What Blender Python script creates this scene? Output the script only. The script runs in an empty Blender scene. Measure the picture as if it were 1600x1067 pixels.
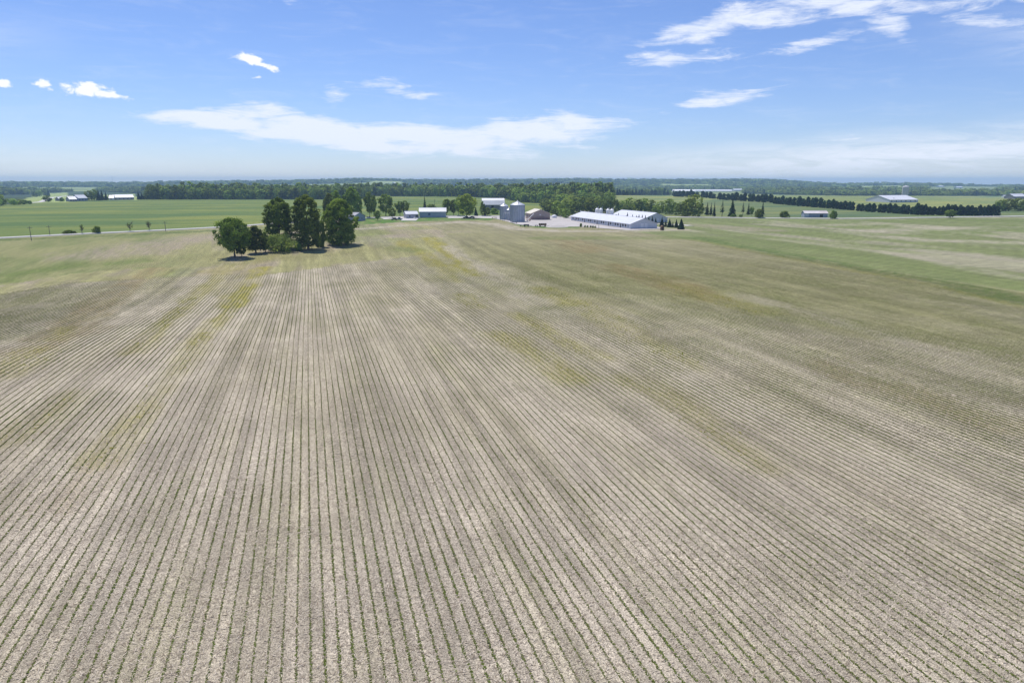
import bpy, math, random
import numpy as np
from mathutils import Vector, Matrix
random.seed(7); rng = np.random.default_rng(7)
S = bpy.context.scene
COL = S.collection
R = math.radians

# ------------------------------------------------------------------ camera, light, exposure
CAM_H = 26.0; FPX = 1066.67; CX, CY = 800.0, 533.5
YAW = R(16.3); PITCH = math.atan(249.5 / FPX)
cam = bpy.data.objects.new('camera', bpy.data.cameras.new('camera')); COL.objects.link(cam)
cam.location = (0, 0, CAM_H); cam.rotation_euler = (math.pi/2 - PITCH, 0, -YAW)
cam.data.lens = 24; cam.data.sensor_width = 36; cam.data.clip_start = .5; cam.data.clip_end = 40000
S.camera = cam
SUN_EL, SUN_AZ = R(65), R(-18)       # azimuth clockwise from +Y : behind the scene, to the left
sl = bpy.data.lights.new('sun', 'SUN'); sl.energy = 3.9; sl.angle = R(.53); sl.color = (1, .955, .89)
so = bpy.data.objects.new('sun', sl); COL.objects.link(so)
sd = Vector((math.sin(SUN_AZ)*math.cos(SUN_EL), math.cos(SUN_AZ)*math.cos(SUN_EL), math.sin(SUN_EL)))
so.rotation_euler = sd.to_track_quat('Z', 'Y').to_euler(); so.location = (0, 0, 300)
S.view_settings.view_transform = 'Standard'; S.view_settings.look = 'None'
S.view_settings.exposure = .33; S.view_settings.gamma = 1; S.view_settings.use_curve_mapping = False
S.cycles.volume_bounces = 1; S.cycles.max_bounces = 6; S.cycles.transparent_max_bounces = 6

CF = Vector((math.sin(YAW)*math.cos(PITCH), math.cos(YAW)*math.cos(PITCH), -math.sin(PITCH)))
CR = Vector((math.cos(YAW), -math.sin(YAW), 0)); CU = CR.cross(CF)
def pixdir(u, v): return CF*FPX + CR*(u-CX) + CU*(CY-v)
def azel(u, v):
    d = pixdir(u, v).normalized(); return math.atan2(d.x, d.y), math.asin(d.z)

# ------------------------------------------------------------------ node helpers
class NT:
    def __init__(s, tree): s.t = tree; s.n = tree.nodes; s.l = tree.links
    def new(s, typ, **kw):
        n = s.n.new(typ)
        for k, v in kw.items():
            if k.startswith('i_'): n.inputs[k[2:].replace('_', ' ')].default_value = v
            else: setattr(n, k, v)
        return n
    def put(s, val, sock):
        if isinstance(val, bpy.types.NodeSocket): s.l.new(val, sock)
        else: sock.default_value = val
    def math(s, op, a, b=0.0, c=None, clamp=False):
        n = s.n.new('ShaderNodeMath'); n.operation = op; n.use_clamp = clamp
        s.put(a, n.inputs[0]); s.put(b, n.inputs[1])
        if c is not None: s.put(c, n.inputs[2])
        return n.outputs[0]
    def mix(s, fac, a, b, mode='MIX'):
        n = s.n.new('ShaderNodeMix'); n.data_type = 'RGBA'; n.blend_type = mode
        s.put(fac, n.inputs[0]); s.put(a, n.inputs[6]); s.put(b, n.inputs[7]); return n.outputs[2]
    def rng(s, v, a, b, c=0., d=1., smooth=False):
        n = s.n.new('ShaderNodeMapRange'); n.interpolation_type = 'SMOOTHSTEP' if smooth else 'LINEAR'
        s.put(v, n.inputs[0])
        for i, x in zip((1, 2, 3, 4), (a, b, c, d)): s.put(x, n.inputs[i])
        return n.outputs[0]
    def noise(s, vec, scale, detail=3., rough=.55, dist=0.):
        n = s.n.new('ShaderNodeTexNoise'); n.inputs['Scale'].default_value = scale
        n.inputs['Detail'].default_value = detail; n.inputs['Roughness'].default_value = rough
        n.inputs['Distortion'].default_value = dist
        if vec is not None: s.l.new(vec, n.inputs['Vector'])
        return n.outputs[0]

# ------------------------------------------------------------------ world : Nishita sky with cirrus and small cumulus
W = bpy.data.worlds.new('World'); S.world = W; W.use_nodes = True
w = NT(W.node_tree); w.n.clear()
sky = w.new('ShaderNodeTexSky', sky_type='NISHITA', sun_disc=False, sun_elevation=SUN_EL, sun_rotation=SUN_AZ,
            altitude=200., air_density=1.0, dust_density=.05, ozone_density=3.2)
tc = w.new('ShaderNodeTexCoord')
sep = w.new('ShaderNodeSeparateXYZ'); w.l.new(tc.outputs['Generated'], sep.inputs[0])
azn = w.math('ARCTAN2', sep.outputs[0], sep.outputs[1]); eln = w.math('ARCSINE', sep.outputs[2])
comb = w.new('ShaderNodeCombineXYZ'); w.l.new(azn, comb.inputs[0]); w.l.new(eln, comb.inputs[1])
def stretched(sx, sy, rot=0.):
    m = w.new('ShaderNodeMapping'); m.inputs['Scale'].default_value = (sx, sy, 1); m.inputs['Rotation'].default_value = (0, 0, rot)
    w.l.new(comb.outputs[0], m.inputs[0]); return m.outputs[0]
wispA = w.noise(stretched(7, 46, R(-7)), 1.6, 9, .68, .9)
wispB = w.noise(stretched(22, 60, R(5)), 1.0, 6, .6, .4)
puff = w.noise(stretched(60, 90), 1.0, 8, .66, .3)
vc = w.new('ShaderNodeTexNoise'); w.l.new(stretched(9, 22), vc.inputs['Vector']); vc.inputs['Scale'].default_value = 1.0; vc.inputs['Detail'].default_value = 5
warp = w.new('ShaderNodeVectorMath', operation='MULTIPLY_ADD'); w.l.new(vc.outputs['Color'], warp.inputs[0])
warp.inputs[1].default_value = (.075, .03, 0); w.l.new(comb.outputs[0], warp.inputs[2])
warpc = w.new('ShaderNodeVectorMath', operation='SUBTRACT'); w.l.new(warp.outputs[0], warpc.inputs[0]); warpc.inputs[1].default_value = (.0375, .015, 0)
def blob(src, u, v, hw, hh, tilt, amt, soft=.25):
    a, e = azel(u, v)
    m = w.new('ShaderNodeMapping', vector_type='TEXTURE')
    m.inputs['Location'].default_value = (a, e, 0); m.inputs['Rotation'].default_value = (0, 0, R(tilt))
    m.inputs['Scale'].default_value = (hw/1000, hh/1000, 1)
    w.l.new(src, m.inputs[0])
    ln = w.new('ShaderNodeVectorMath', operation='LENGTH'); w.l.new(m.outputs[0], ln.inputs[0])
    return w.rng(ln.outputs['Value'], 1.25, soft, 0., amt, True)
CIR = [(345,190,120,21,-3,1.5),(395,180,80,18,2,1.1),(520,210,230,30,-6,1.5),(660,219,290,30,-1,1.4),(850,206,150,30,4,1.3),
       (598,128,54,12,0,1.02),(522,150,30,17,20,.85),(632,142,58,10,-2,.85),(1048,92,104,15,-1,1.02),(1130,35,135,27,14,1.05),(1230,18,160,27,6,1.05),
       (1400,8,260,18,-2,.95),(1390,42,50,22,-20,.9),(1545,30,110,13,-14,.75),(1255,72,82,11,8,.9),(1128,152,108,12,7,1.0),(1330,70,22,9,0,.4),
       (1160,110,40,5,10,.35),(435,6,50,12,0,.4),(322,144,42,5,0,.35),(1595,195,30,5,0,.4),(1300,218,190,9,3,.4),(820,170,30,20,30,.2)]
SOFT = [(1420,243,440,36,3,1.),(1150,262,330,20,2,.45),(1600,232,240,30,4,.5),(90,250,260,22,-2,.3),(330,262,160,12,-2,.2),
        (-500,60,300,50,8,.6),(-900,200,400,30,0,.5),(2200,60,380,50,-8,.7),(2700,170,500,40,0,.6)]
CUM = [(382,88,30,8.5,-6,1.2),(408,98,24,5.5,-10,1.1),(398,115,9,4,0,.7),(66,126,15,9,-8,1.1),(80,134,9,5,-20,.8),(132,136,32,11,-8,1.2),(160,146,30,6.5,-14,1.05),(3,124,16,6,0,.9)]
def total(lst, src, soft):
    acc = None
    for c in lst:
        b = blob(src, *c, soft=soft); acc = b if acc is None else w.math('MAXIMUM', acc, b)
    return acc
cir = total(CIR, warpc.outputs[0], .1)
wn = w.math('ADD', w.math('MULTIPLY', wispA, .62), w.math('MULTIPLY', wispB, .38))
cm = w.rng(w.math('ADD', cir, w.math('MULTIPLY', w.math('SUBTRACT', wn, .5), 3.4)), .35, 1.25, 0, .92, True)
cm = w.math('MULTIPLY', cm, w.rng(cir, 0., .3, 0, 1, True))
sf = total(SOFT, warpc.outputs[0], .0)
sm = w.math('MULTIPLY', sf, w.rng(wispA, .36, .6, .3, .95, True))
cu = total(CUM, warpc.outputs[0], .1)
um = w.rng(w.math('ADD', cu, w.math('MULTIPLY', w.math('SUBTRACT', puff, .5), 2.4)), .42, 1.0, 0, 1, True)
um = w.math('MULTIPLY', um, w.rng(cu, 0., .3, 0, 1, True))
veil = w.math('MULTIPLY', w.rng(wispA, .45, .8, 0, .16, True), w.rng(eln, .0, .5, 1., .6))
mask = w.math('MAXIMUM', w.math('MAXIMUM', cm, sm), w.math('MAXIMUM', um, veil), clamp=True)
SKY_K = .076
skyc = w.mix(1., sky.outputs[0], (.94, 1.02, 1.36, 1), 'MULTIPLY')
cloudc = w.mix(um, (9.4, 10.0, 11.3, 1), (10.8, 11.1, 11.7, 1))
out = w.mix(mask, skyc, cloudc)
bg = w.new('ShaderNodeBackground'); w.l.new(out, bg.inputs[0]); bg.inputs[1].default_value = SKY_K
wo = w.new('ShaderNodeOutputWorld'); w.l.new(bg.outputs[0], wo.inputs[0])
W.cycles.sampling_method = 'MANUAL'; W.cycles.sample_map_resolution = 512

# ------------------------------------------------------------------ numpy noise, terrain
def hsh(i, j, seed):
    h = (i.astype(np.int64)*374761393 + j.astype(np.int64)*668265263 + seed*1442695041) & 0xffffffff
    h = ((h ^ (h >> 13))*1274126177) & 0xffffffff
    return ((h ^ (h >> 16)) & 0xffff)/65535.
def vnoise(x, y, seed=0):
    xi = np.floor(x); yi = np.floor(y); fx = x-xi; fy = y-yi
    fx = fx*fx*(3-2*fx); fy = fy*fy*(3-2*fy)
    a = hsh(xi, yi, seed); b = hsh(xi+1, yi, seed); c = hsh(xi, yi+1, seed); d = hsh(xi+1, yi+1, seed)
    return (a*(1-fx)+b*fx)*(1-fy)+(c*(1-fx)+d*fx)*fy
def fbm(x, y, seed=0, o=4):
    s = 0; a = .5; t = 0
    for k in range(o): s = s+a*vnoise(x*2**k, y*2**k, seed+k*17); t += a; a *= .55
    return s/t
def ss(x, a, b):
    t = np.clip((x-a)/(b-a), 0, 1); return t*t*(3-2*t)
SKYU = np.array([-1500,0,100,200,300,400,500,560,590,620,660,720,800,900,1000,1100,1160,1200,1240,1270,1300,1400,1450,1500,1600,2600.])
SKYV = np.array([285,284.5,284.8,285,284,283.2,281.5,279.6,279.4,280.6,281.2,281.2,280.8,279.6,280.6,280.8,280.4,280.8,283,285,286.6,286.4,286.2,287.6,288.8,288.])
SKYAZ = np.array([azel(u, 284)[0] for u in SKYU])
def terr(x, y):
    x = np.asarray(x, float); y = np.asarray(y, float)
    r = np.hypot(x, y); az = np.arctan2(x, y)
    z = 3.3*np.exp(-(((x+62)/34)**2+((y-78)/62)**2))
    z = z-2.3*ss(y, 105, 215)*ss(-x, -140, -20)*(1-ss(y, 250, 330))
    z = z+.5*(fbm(x/45, y/70, 3, 2)-.5)*ss(r, 25, 90)
    z = z+2.4*(fbm(x/150, y/130, 5, 2)-.5)*ss(r, 560, 760)*(1-ss(r, 1600, 2400))
    z = z+9*(fbm(x/700, y/500, 9, 3)-.5)*ss(r, 1500, 2600)
    top = np.interp(az, SKYAZ, SKYV)
    z = z-11*ss(r, 1250, 2100)
    ridge = CAM_H+(284-top)*5000/1096-11
    z = z+ss(r, 3600, 5000)*(ridge-z)
    z = z-ss(r, 5300, 8500)*45
    return z
T = np.concatenate([np.geomspace(12, 900, 1500), np.geomspace(905, 9000, 2500)])
def G(u, v, h=0.):
    """ground point (terrain raised by h) seen in direction of image point"""
    d = pixdir(u, v).normalized()
    x = d.x*T; y = d.y*T; z = CAM_H+d.z*T-terr(x, y)-h
    k = np.argmax(z < 0)
    if k == 0: k = len(T)-1
    t = T[k-1]+(T[k]-T[k-1])*z[k-1]/(z[k-1]-z[k]+1e-9)
    return Vector((d.x*t, d.y*t, 0))
def Z(x, y): return float(terr(np.array([x]), np.array([y]))[0])
def project(x, y, z):
    dx, dy, dz = x, y, z-CAM_H
    f = dx*CF.x+dy*CF.y+dz*CF.z; r_ = dx*CR.x+dy*CR.y; u_ = dx*CU.x+dy*CU.y+dz*CU.z
    f = np.where(f > .1, f, np.nan)
    return CX+FPX*r_/f, CY-FPX*u_/f
def inpoly(x, y, poly):
    c = np.zeros(x.shape, bool); n = len(poly)
    for i in range(n):
        x1, y1 = poly[i]; x2, y2 = poly[(i+1) % n]
        if y1 == y2: continue
        c ^= ((y1 > y) != (y2 > y)) & (x < (x2-x1)*(y-y1)/(y2-y1)+x1)
    return c
def wp(*pts): return [tuple(G(u, v)[:2]) for u, v in pts]
def segdist(x, y, pts):
    d = np.full(x.shape, 1e9)
    for (x1, y1), (x2, y2) in zip(pts[:-1], pts[1:]):
        L = (x2-x1)**2+(y2-y1)**2+1e-9
        t = np.clip(((x-x1)*(x2-x1)+(y-y1)*(y2-y1))/L, 0, 1)
        d = np.minimum(d, np.hypot(x-x1-t*(x2-x1), y-y1-t*(y2-y1)))
    return d

# ------------------------------------------------------------------ object helpers
def tag(o, label=None, cat=None, group=None, kind=None):
    if label: o['label'] = label
    if cat: o['category'] = cat
    if group: o['group'] = group
    if kind: o['kind'] = kind
    return o
def obj(name, me, parent=None, loc=None, rz=0.):
    o = bpy.data.objects.new(name, me); COL.objects.link(o)
    if parent is not None: o.parent = parent
    if loc is not None: o.location = loc
    o.rotation_euler = (0, 0, rz)
    return o
def npmesh(name, V, Fq, mats, midx=None, smooth=False, attrs=None):
    V = np.asarray(V, np.float32); Fq = np.asarray(Fq, np.int32)
    me = bpy.data.meshes.new(name); n = Fq.shape[1]
    me.vertices.add(len(V)); me.vertices.foreach_set('co', V.ravel())
    me.loops.add(Fq.size); me.loops.foreach_set('vertex_index', Fq.ravel())
    me.polygons.add(len(Fq)); me.polygons.foreach_set('loop_start', np.arange(0, Fq.size, n, dtype=np.int32))
    for m in mats: me.materials.append(m)
    if midx is not None: me.polygons.foreach_set('material_index', np.asarray(midx, np.int32))
    me.polygons.foreach_set('use_smooth', np.full(len(Fq), smooth))
    me.update(calc_edges=True)
    for nm, dom, arr in (attrs or []):
        if arr.ndim == 2:
            a = me.attributes.new(nm, 'FLOAT_COLOR', dom); a.data.foreach_set('color', np.asarray(arr, np.float32).ravel())
        else:
            a = me.attributes.new(nm, 'FLOAT', dom); a.data.foreach_set('value', np.asarray(arr, np.float32).ravel())
    return me
class MB:
    def __init__(s): s.v = []; s.f = []
    def poly(s, pts):
        b = len(s.v); s.v += [tuple(p) for p in pts]; s.f.append(tuple(range(b, b+len(pts)))); return s
    def box(s, x0, x1, y0, y1, z0, z1):
        b = len(s.v)
        s.v += [(x, y, z) for z in (z0, z1) for x, y in ((x0, y0), (x1, y0), (x1, y1), (x0, y1))]
        for q in ((0,3,2,1),(4,5,6,7),(0,1,5,4),(1,2,6,5),(2,3,7,6),(3,0,4,7)): s.f.append(tuple(b+i for i in q))
        return s
    def prism(s, prof, y0, y1):      # profile in xz, extruded along y
        b = len(s.v); n = len(prof)
        s.v += [(x, y0, z) for x, z in prof]+[(x, y1, z) for x, z in prof]
        s.f.append(tuple(b+i for i in range(n))); s.f.append(tuple(b+n+i for i in reversed(range(n))))
        for i in range(n):
            j = (i+1) % n; s.f.append((b+j, b+i, b+n+i, b+n+j))
        return s
    def rev(s, prof, n=24, c=(0, 0), cap=False):
        b = len(s.v)
        for r_, z in prof:
            for k in range(n):
                a = 2*math.pi*k/n; s.v.append((c[0]+r_*math.cos(a), c[1]+r_*math.sin(a), z))
        for i in range(len(prof)-1):
            for k in range(n):
                k2 = (k+1) % n; s.f.append((b+i*n+k, b+i*n+k2, b+(i+1)*n+k2, b+(i+1)*n+k))
        if cap:
            s.f.append(tuple(b+(len(prof)-1)*n+k for k in range(n)))
        return s
    def tube(s, p, q, r0, r1, n=6):
        p = Vector(p); q = Vector(q); d = (q-p).normalized(); a = d.orthogonal().normalized(); c = d.cross(a); b = len(s.v)
        for P_, r_ in ((p, r0), (q, r1)):
            for k in range(n):
                t = 2*math.pi*k/n; s.v.append(tuple(P_+a*r_*math.cos(t)+c*r_*math.sin(t)))
        for k in range(n):
            k2 = (k+1) % n; s.f.append((b+k, b+k2, b+n+k2, b+n+k))
        s.f.append(tuple(b+n+k for k in range(n))); return s
    def mesh(s, name, mat, smooth=False):
        me = bpy.data.meshes.new(name); me.from_pydata(s.v, [], s.f); me.materials.append(mat)
        if smooth: me.polygons.foreach_set('use_smooth', np.full(len(me.polygons), True))
        me.update(); return me
    def build(s, name, mat, parent=None, loc=None, rz=0., smooth=False): return obj(name, s.mesh(name, mat, smooth), parent, loc, rz)

ORD = ['first', 'second', 'third', 'fourth', 'fifth', 'sixth', 'seventh', 'eighth', 'ninth', 'tenth', 'eleventh', 'twelfth', 'thirteenth', 'fourteenth', 'fifteenth', 'sixteenth', 'seventeenth', 'eighteenth', 'nineteenth', 'twentieth']
def ordinal(i, n):
    if n % 2 and i == n//2: return 'middle one'
    if i < n/2: return ('leftmost one' if i == 0 else ORD[i]+' from the left')
    return 'rightmost one' if i == n-1 else ORD[n-1-i]+' from the right'
# ------------------------------------------------------------------ materials
MATS = {}
def mat(name, col, rough=.85, var=.25, scale=1.5, spec=.3, metal=0., stretch=(1, 1, 1), bump=0., dirt=None):
    if name in MATS: return MATS[name]
    m = bpy.data.materials.new(name); m.use_nodes = True; t = NT(m.node_tree); t.n.clear()
    tcn = t.new('ShaderNodeTexCoord'); mp = t.new('ShaderNodeMapping'); mp.inputs['Scale'].default_value = stretch
    t.l.new(tcn.outputs['Object'], mp.inputs[0])
    nz = t.noise(mp.outputs[0], scale, 5, .6)
    c = t.mix(t.rng(nz, .3, .7), (*[x*(1-var) for x in col], 1), (*[min(1, x*(1+var)) for x in col], 1))
    if dirt:
        nd = t.noise(mp.outputs[0], scale*.35, 6, .7); c = t.mix(t.rng(nd, .5, .75, 0, .7), c, (*dirt, 1))
    b = t.new('ShaderNodeBsdfPrincipled'); t.l.new(c, b.inputs['Base Color']); b.inputs['Roughness'].default_value = rough
    b.inputs['Specular IOR Level'].default_value = spec; b.inputs['Metallic'].default_value = metal
    if bump:
        bn = t.new('ShaderNodeBump'); bn.inputs['Strength'].default_value = bump; bn.inputs['Distance'].default_value = .05
        t.l.new(nz, bn.inputs['Height']); t.l.new(bn.outputs[0], b.inputs['Normal'])
    o = t.new('ShaderNodeOutputMaterial'); t.l.new(b.outputs[0], o.inputs[0]); MATS[name] = m; return m
def leafmat(name, c0, c1, trans=.28, vary=.22):
    m = bpy.data.materials.new(name); m.use_nodes = True; t = NT(m.node_tree); t.n.clear()
    at = t.new('ShaderNodeAttribute', attribute_name='tone'); oi = t.new('ShaderNodeObjectInfo')
    f = t.math('ADD', t.math('MULTIPLY', at.outputs['Fac'], .6), t.math('MULTIPLY', oi.outputs['Random'], .4))
    c = t.mix(f, (*c0, 1), (*c1, 1))
    hs = t.new('ShaderNodeHueSaturation'); t.l.new(c, hs.inputs['Color'])
    t.l.new(t.rng(oi.outputs['Random'], 0, 1, .48, .525), hs.inputs['Hue'])
    t.l.new(t.rng(t.math('FRACT', t.math('MULTIPLY', oi.outputs['Random'], 7.3)), 0, 1, 1-vary, 1+vary), hs.inputs['Value'])
    d = t.new('ShaderNodeBsdfDiffuse'); tr = t.new('ShaderNodeBsdfTranslucent'); t.l.new(hs.outputs[0], d.inputs[0])
    t.l.new(t.mix(1., hs.outputs[0], (1.5, 1.6, .7, 1), 'MULTIPLY'), tr.inputs[0])
    mx = t.new('ShaderNodeMixShader'); mx.inputs[0].default_value = trans; t.l.new(d.outputs[0], mx.inputs[1]); t.l.new(tr.outputs[0], mx.inputs[2])
    o = t.new('ShaderNodeOutputMaterial'); t.l.new(mx.outputs[0], o.inputs[0]); MATS[name] = m; return m
LEAF_DARK = leafmat('leaf_dark', (.035, .066, .016), (.28, .35, .06), .33)
LEAF_MID = leafmat('leaf_mid', (.07, .115, .025), (.25, .31, .07), .38)
LEAF_PALE = leafmat('leaf_pale', (.15, .22, .04), (.36, .42, .10), .4)
LEAF_BUSH = leafmat('leaf_bush', (.13, .2, .05), (.36, .43, .14), .4)
NEEDLE = leafmat('needle', (.018, .04, .02), (.045, .08, .035), .1)
WOODLEAF = leafmat('woodland_leaf', (.06, .10, .028), (.34, .40, .10), .28, .45)
BARK = mat('bark', (.11, .09, .07), .95, .4, 3)

# ------------------------------------------------------------------ ground
AZC = YAW
def build_ground():
    fine = np.arange(-R(47), R(47)+1e-6, R(.17))
    coarse = np.linspace(R(47), 2*math.pi-R(47), 60)[1:-1]
    th = np.concatenate([fine, coarse])+AZC
    rr = [0.5]
    while rr[-1] < 10400: rr.append(rr[-1]*1.0125+.05 if rr[-1] > 22 else rr[-1]+2.2)
    rr = np.array(rr); nt = len(th); nr = len(rr)
    TH, RR = np.meshgrid(th, rr)
    X = (RR*np.sin(TH)).ravel(); Y = (RR*np.cos(TH)).ravel(); ZZ = terr(X, Y)
    V = np.column_stack([X, Y, ZZ]); V = np.vstack([V, [[0, 0, Z(0, 0)]]])
    i = np.arange(nr-1)[:, None]*nt; j = np.arange(nt)[None, :]; j2 = (j+1) % nt
    Fq = np.stack([i+j, i+nt+j, i+nt+j2, i+j2], -1).reshape(-1, 4)
    col = cover(V[:, 0], V[:, 1], V[:, 2])
    me = npmesh('ground', V, Fq, [ground_mat()], smooth=True, attrs=[('cover', 'POINT', col[0]), ('soil', 'POINT', col[1])])
    o = obj('ground', me); tag(o, kind='structure'); return o

SOIL = np.array([.385, .335, .258]); SOILD = np.array([.31, .27, .195]); OLIVE = np.array([.215, .205, .09]); GREEN = np.array([.125, .165, .038])
YEL = np.array([.26, .235, .05]); DKG = np.array([.075, .12, .022]); TAN = np.array([.30, .25, .18]); LUSH = np.array([.13, .175, .045])
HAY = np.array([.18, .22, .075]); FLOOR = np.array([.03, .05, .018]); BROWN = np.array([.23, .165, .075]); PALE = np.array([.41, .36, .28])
ROWX = np.array([-300, -77, -67, -31, -13, 12, 32, 50, 65, 400.]); ROWY = np.array([196, 203, 222, 230, 228, 249, 262, 276, 345, 345.])
def rowend(x): return np.interp(x, ROWX, ROWY)
# weedy / pale streaks lying along the crop rows : (image polyline, half width m, colour, strength, noise seed)
STREAKS = [
 ([(160,722),(198,672),(226,636)], 1.5, YEL, .55, 1), ([(226,636),(290,571),(322,519)], 1.2, YEL, .3, 2), ([(290,545),(322,519),(363,479)], 1.5, YEL, .6, 3),
 ([(363,479),(388,445),(412,418)], 2.2, YEL, .95, 4), ([(90,790),(160,722)], 1.6, BROWN, .25, 5),
 ([(205,552),(247,515),(300,465),(345,425)], 1.6, YEL, .5, 6), ([(60,545),(110,515),(160,470),(240,420)], 3.2, BROWN, .5, 7), ([(0,585),(60,545)], 2.5, YEL, .5, 8),
 ([(80,530),(105,512)], 1.5, YEL, .5, 81), ([(20,690),(60,660),(110,615)], 1.4, YEL, .3, 82), ([(0,480),(40,470),(90,450)], 2.5, OLIVE, .6, 83),
 ([(670,372),(700,395),(745,430)], 2.6, YEL, 1.0, 9), ([(625,378),(660,395),(690,415)], 2.6, YEL, .75, 10), ([(690,415),(715,440)], 2.2, YEL, .45, 101),
 ([(640,392),(600,385)], 4, GREEN, .6, 102), ([(775,521),(830,552),(897,594)], 2.0, YEL, .55, 11), ([(800,490),(860,520),(935,560)], 1.6, YEL, .45, 12),
 ([(715,460),(745,480)], 2, YEL, .4, 13), ([(900,470),(985,520),(1070,570)], 3, YEL, .35, 14), ([(980,590),(1045,620),(1187,728)], 1.8, YEL, .35, 15),
 ([(850,450),(890,475)], 2.5, YEL, .5, 151), ([(960,415),(1040,440),(1110,465)], 4, BROWN, .65, 16), ([(880,375),(920,392)], 6, BROWN, .55, 17),
 ([(1050,445),(1130,470),(1190,488)], 3, YEL, .4, 18), ([(1300,570),(1420,610),(1560,660)], 3, BROWN, .35, 19), ([(1250,480),(1420,520),(1600,560)], 8, OLIVE, .4, 20),
 ([(700,385),(770,430),(845,477)], 2.2, PALE, .7, 21), ([(860,487),(990,543),(1180,650)], 1.6, PALE, .6, 22), ([(1049,567),(1319,710),(1525,800)], 1.4, PALE, .5, 23),
 ([(1150,460),(1300,500),(1600,590)], 2.0, PALE, .45, 24), ([(1300,560),(1600,650)], 2.0, PALE, .5, 25), ([(560,380),(600,372),(680,368)], 5, SOILD, .5, 26),
 ([(430,402),(380,412),(340,425)], 4, YEL, .45, 27), ([(385,392),(412,385)], 5, YEL, .75, 28), ([(0,440),(60,425),(110,413)], 4, GREEN, .8, 29),
 ([(330,460),(370,420)], 3, YEL, .3, 30), ([(855,372),(1000,372),(1080,372)], 7, GREEN, .6, 31), ([(600,362),(700,366),(840,368)], 7, OLIVE, .5, 32),
 ([(1325,362),(1450,357),(1560,356)], 8, PALE, .5, 33), ([(1340,366),(1440,375),(1600,380)], 7, PALE, .6, 34), ([(1420,390),(1520,398),(1600,407)], 5, PALE, .5, 35),
 ([(1220,374),(1400,396),(1600,436)], 3, PALE, .35, 36), ([(1300,352),(1360,350)], 7, PALE, .5, 37), ([(1090,352),(1150,356),(1200,360)], 8, TAN, .7, 38),
 ([(1500,365),(1600,352)], 9, GREEN, .7, 39), ([(1200,363),(1400,368)], 7, GREEN, .5, 40), ([(1300,346),(1600,345)], 9, GREEN, .6, 401),
 ([(1130,372),(1250,385),(1400,410),(1600,450)], 6, LUSH, .4, 402),
 ([(1085,372),(1300,411),(1450,436),(1600,471)], 4.2, DKG, .8, 41), ([(1085,375),(1300,417),(1450,444),(1600,480)], 1.1, YEL, .45, 42), ([(0,375.5),(150,369.5),(300,362.5),(420,355)], 3.5, DKG, .95, 43), ([(0,368),(150,361.5),(300,355)], 3., GREEN, .7, 430),
 ([(240,395),(300,378),(330,370)], 5, TAN, .8, 43), ([(150,398),(230,382),(330,368)], 10, TAN, .75, 44), ([(180,420),(330,400)], 3, OLIVE, .7, 45),
 ([(0,430),(100,418),(220,408)], 3.5, GREEN, .75, 46), ([(560,358),(640,352),(720,347)], 4.5, PALE, .7, 47), ([(720,347),(770,350),(810,358),(880,361.5),(1000,361),(1060,359)], 4.5, PALE, .85, 48),
 ([(560,372),(640,366),(720,362)], 5, TAN, .5, 49), ([(340,413),(430,403),(520,398),(600,388)], 5, OLIVE, .75, 50),
]
FAR = {  # open land beyond the road, in image outline of the ground
 'left_green': ([(-900,345),(-300,327),(0,320.5),(60,317.5),(100,315.2),(230,312),(560,311.8),(580,306.5),(700,307.3),(787,310.5),(815,316),(853,318),(900,336),(870,337),(700,337.5),(560,341),(420,350),(300,358),(0,372),(-500,402),(-900,430)], LUSH),
 'right_hay': ([(955,305.5),(1060,305.2),(1062,302.5),(1155,302.8),(1320,306.3),(1600,306.5),(2500,306),(2500,326),(1560,326),(1427,335),(1320,326.5),(1205,317),(1118,311.5),(1090,318.5),(960,318.5)], HAY),
 'right_mid': ([(960,318.5),(1090,318.5),(1118,311.5),(1205,317),(1320,326.5),(1427,335),(1560,326),(2500,326),(2500,331),(1600,338),(1300,342),(1080,339),(960,337)], np.array([.125,.165,.065])),
}
FARSTRIPS = [[(-200,293),(165,292.6),(165,299),(-200,300)], [(172,292.4),(235,292.8),(235,297.5),(172,297.5)], [(575,283.2),(628,283.4),(630,287.5),(575,287.5)],
             [(858,286.5),(898,286.5),(898,291),(858,291)], [(1030,287.5),(1115,288),(1120,293.5),(1030,293)], [(1342,290.5),(1412,290.5),(1412,297),(1342,297.5)],
             [(1448,292),(1565,292),(1565,302),(1448,302)], [(55,303),(105,301),(110,316),(30,318)], [(110,306),(212,303),(215,313),(108,314)], [(1040,299),(1165,298),(1165,303),(1040,306)]]
STR_W = [(wp(*p), hw, c, s, k) for p, hw, c, s, k in STREAKS]
FAR_W = {k: (wp(*p), c) for k, (p, c) in FAR.items()}
STRIP_W = [wp(*p) for p in FARSTRIPS]
LAWN = wp((556,352),(600,349),(640,346.5),(700,345),(790,343.5),(800,350),(815,354),(850,356.5),(905,357),(905,354),(850,353),(812,350),(790,340),(700,339),(640,338),(556,342))
HEAD_L = wp((-600,420),(0,372),(300,358),(330,356),(330,417),(200,420),(110,428),(60,437),(0,447),(-600,520))
def lerp(a, b, t): return a+(b-a)*t[:, None]
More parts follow.
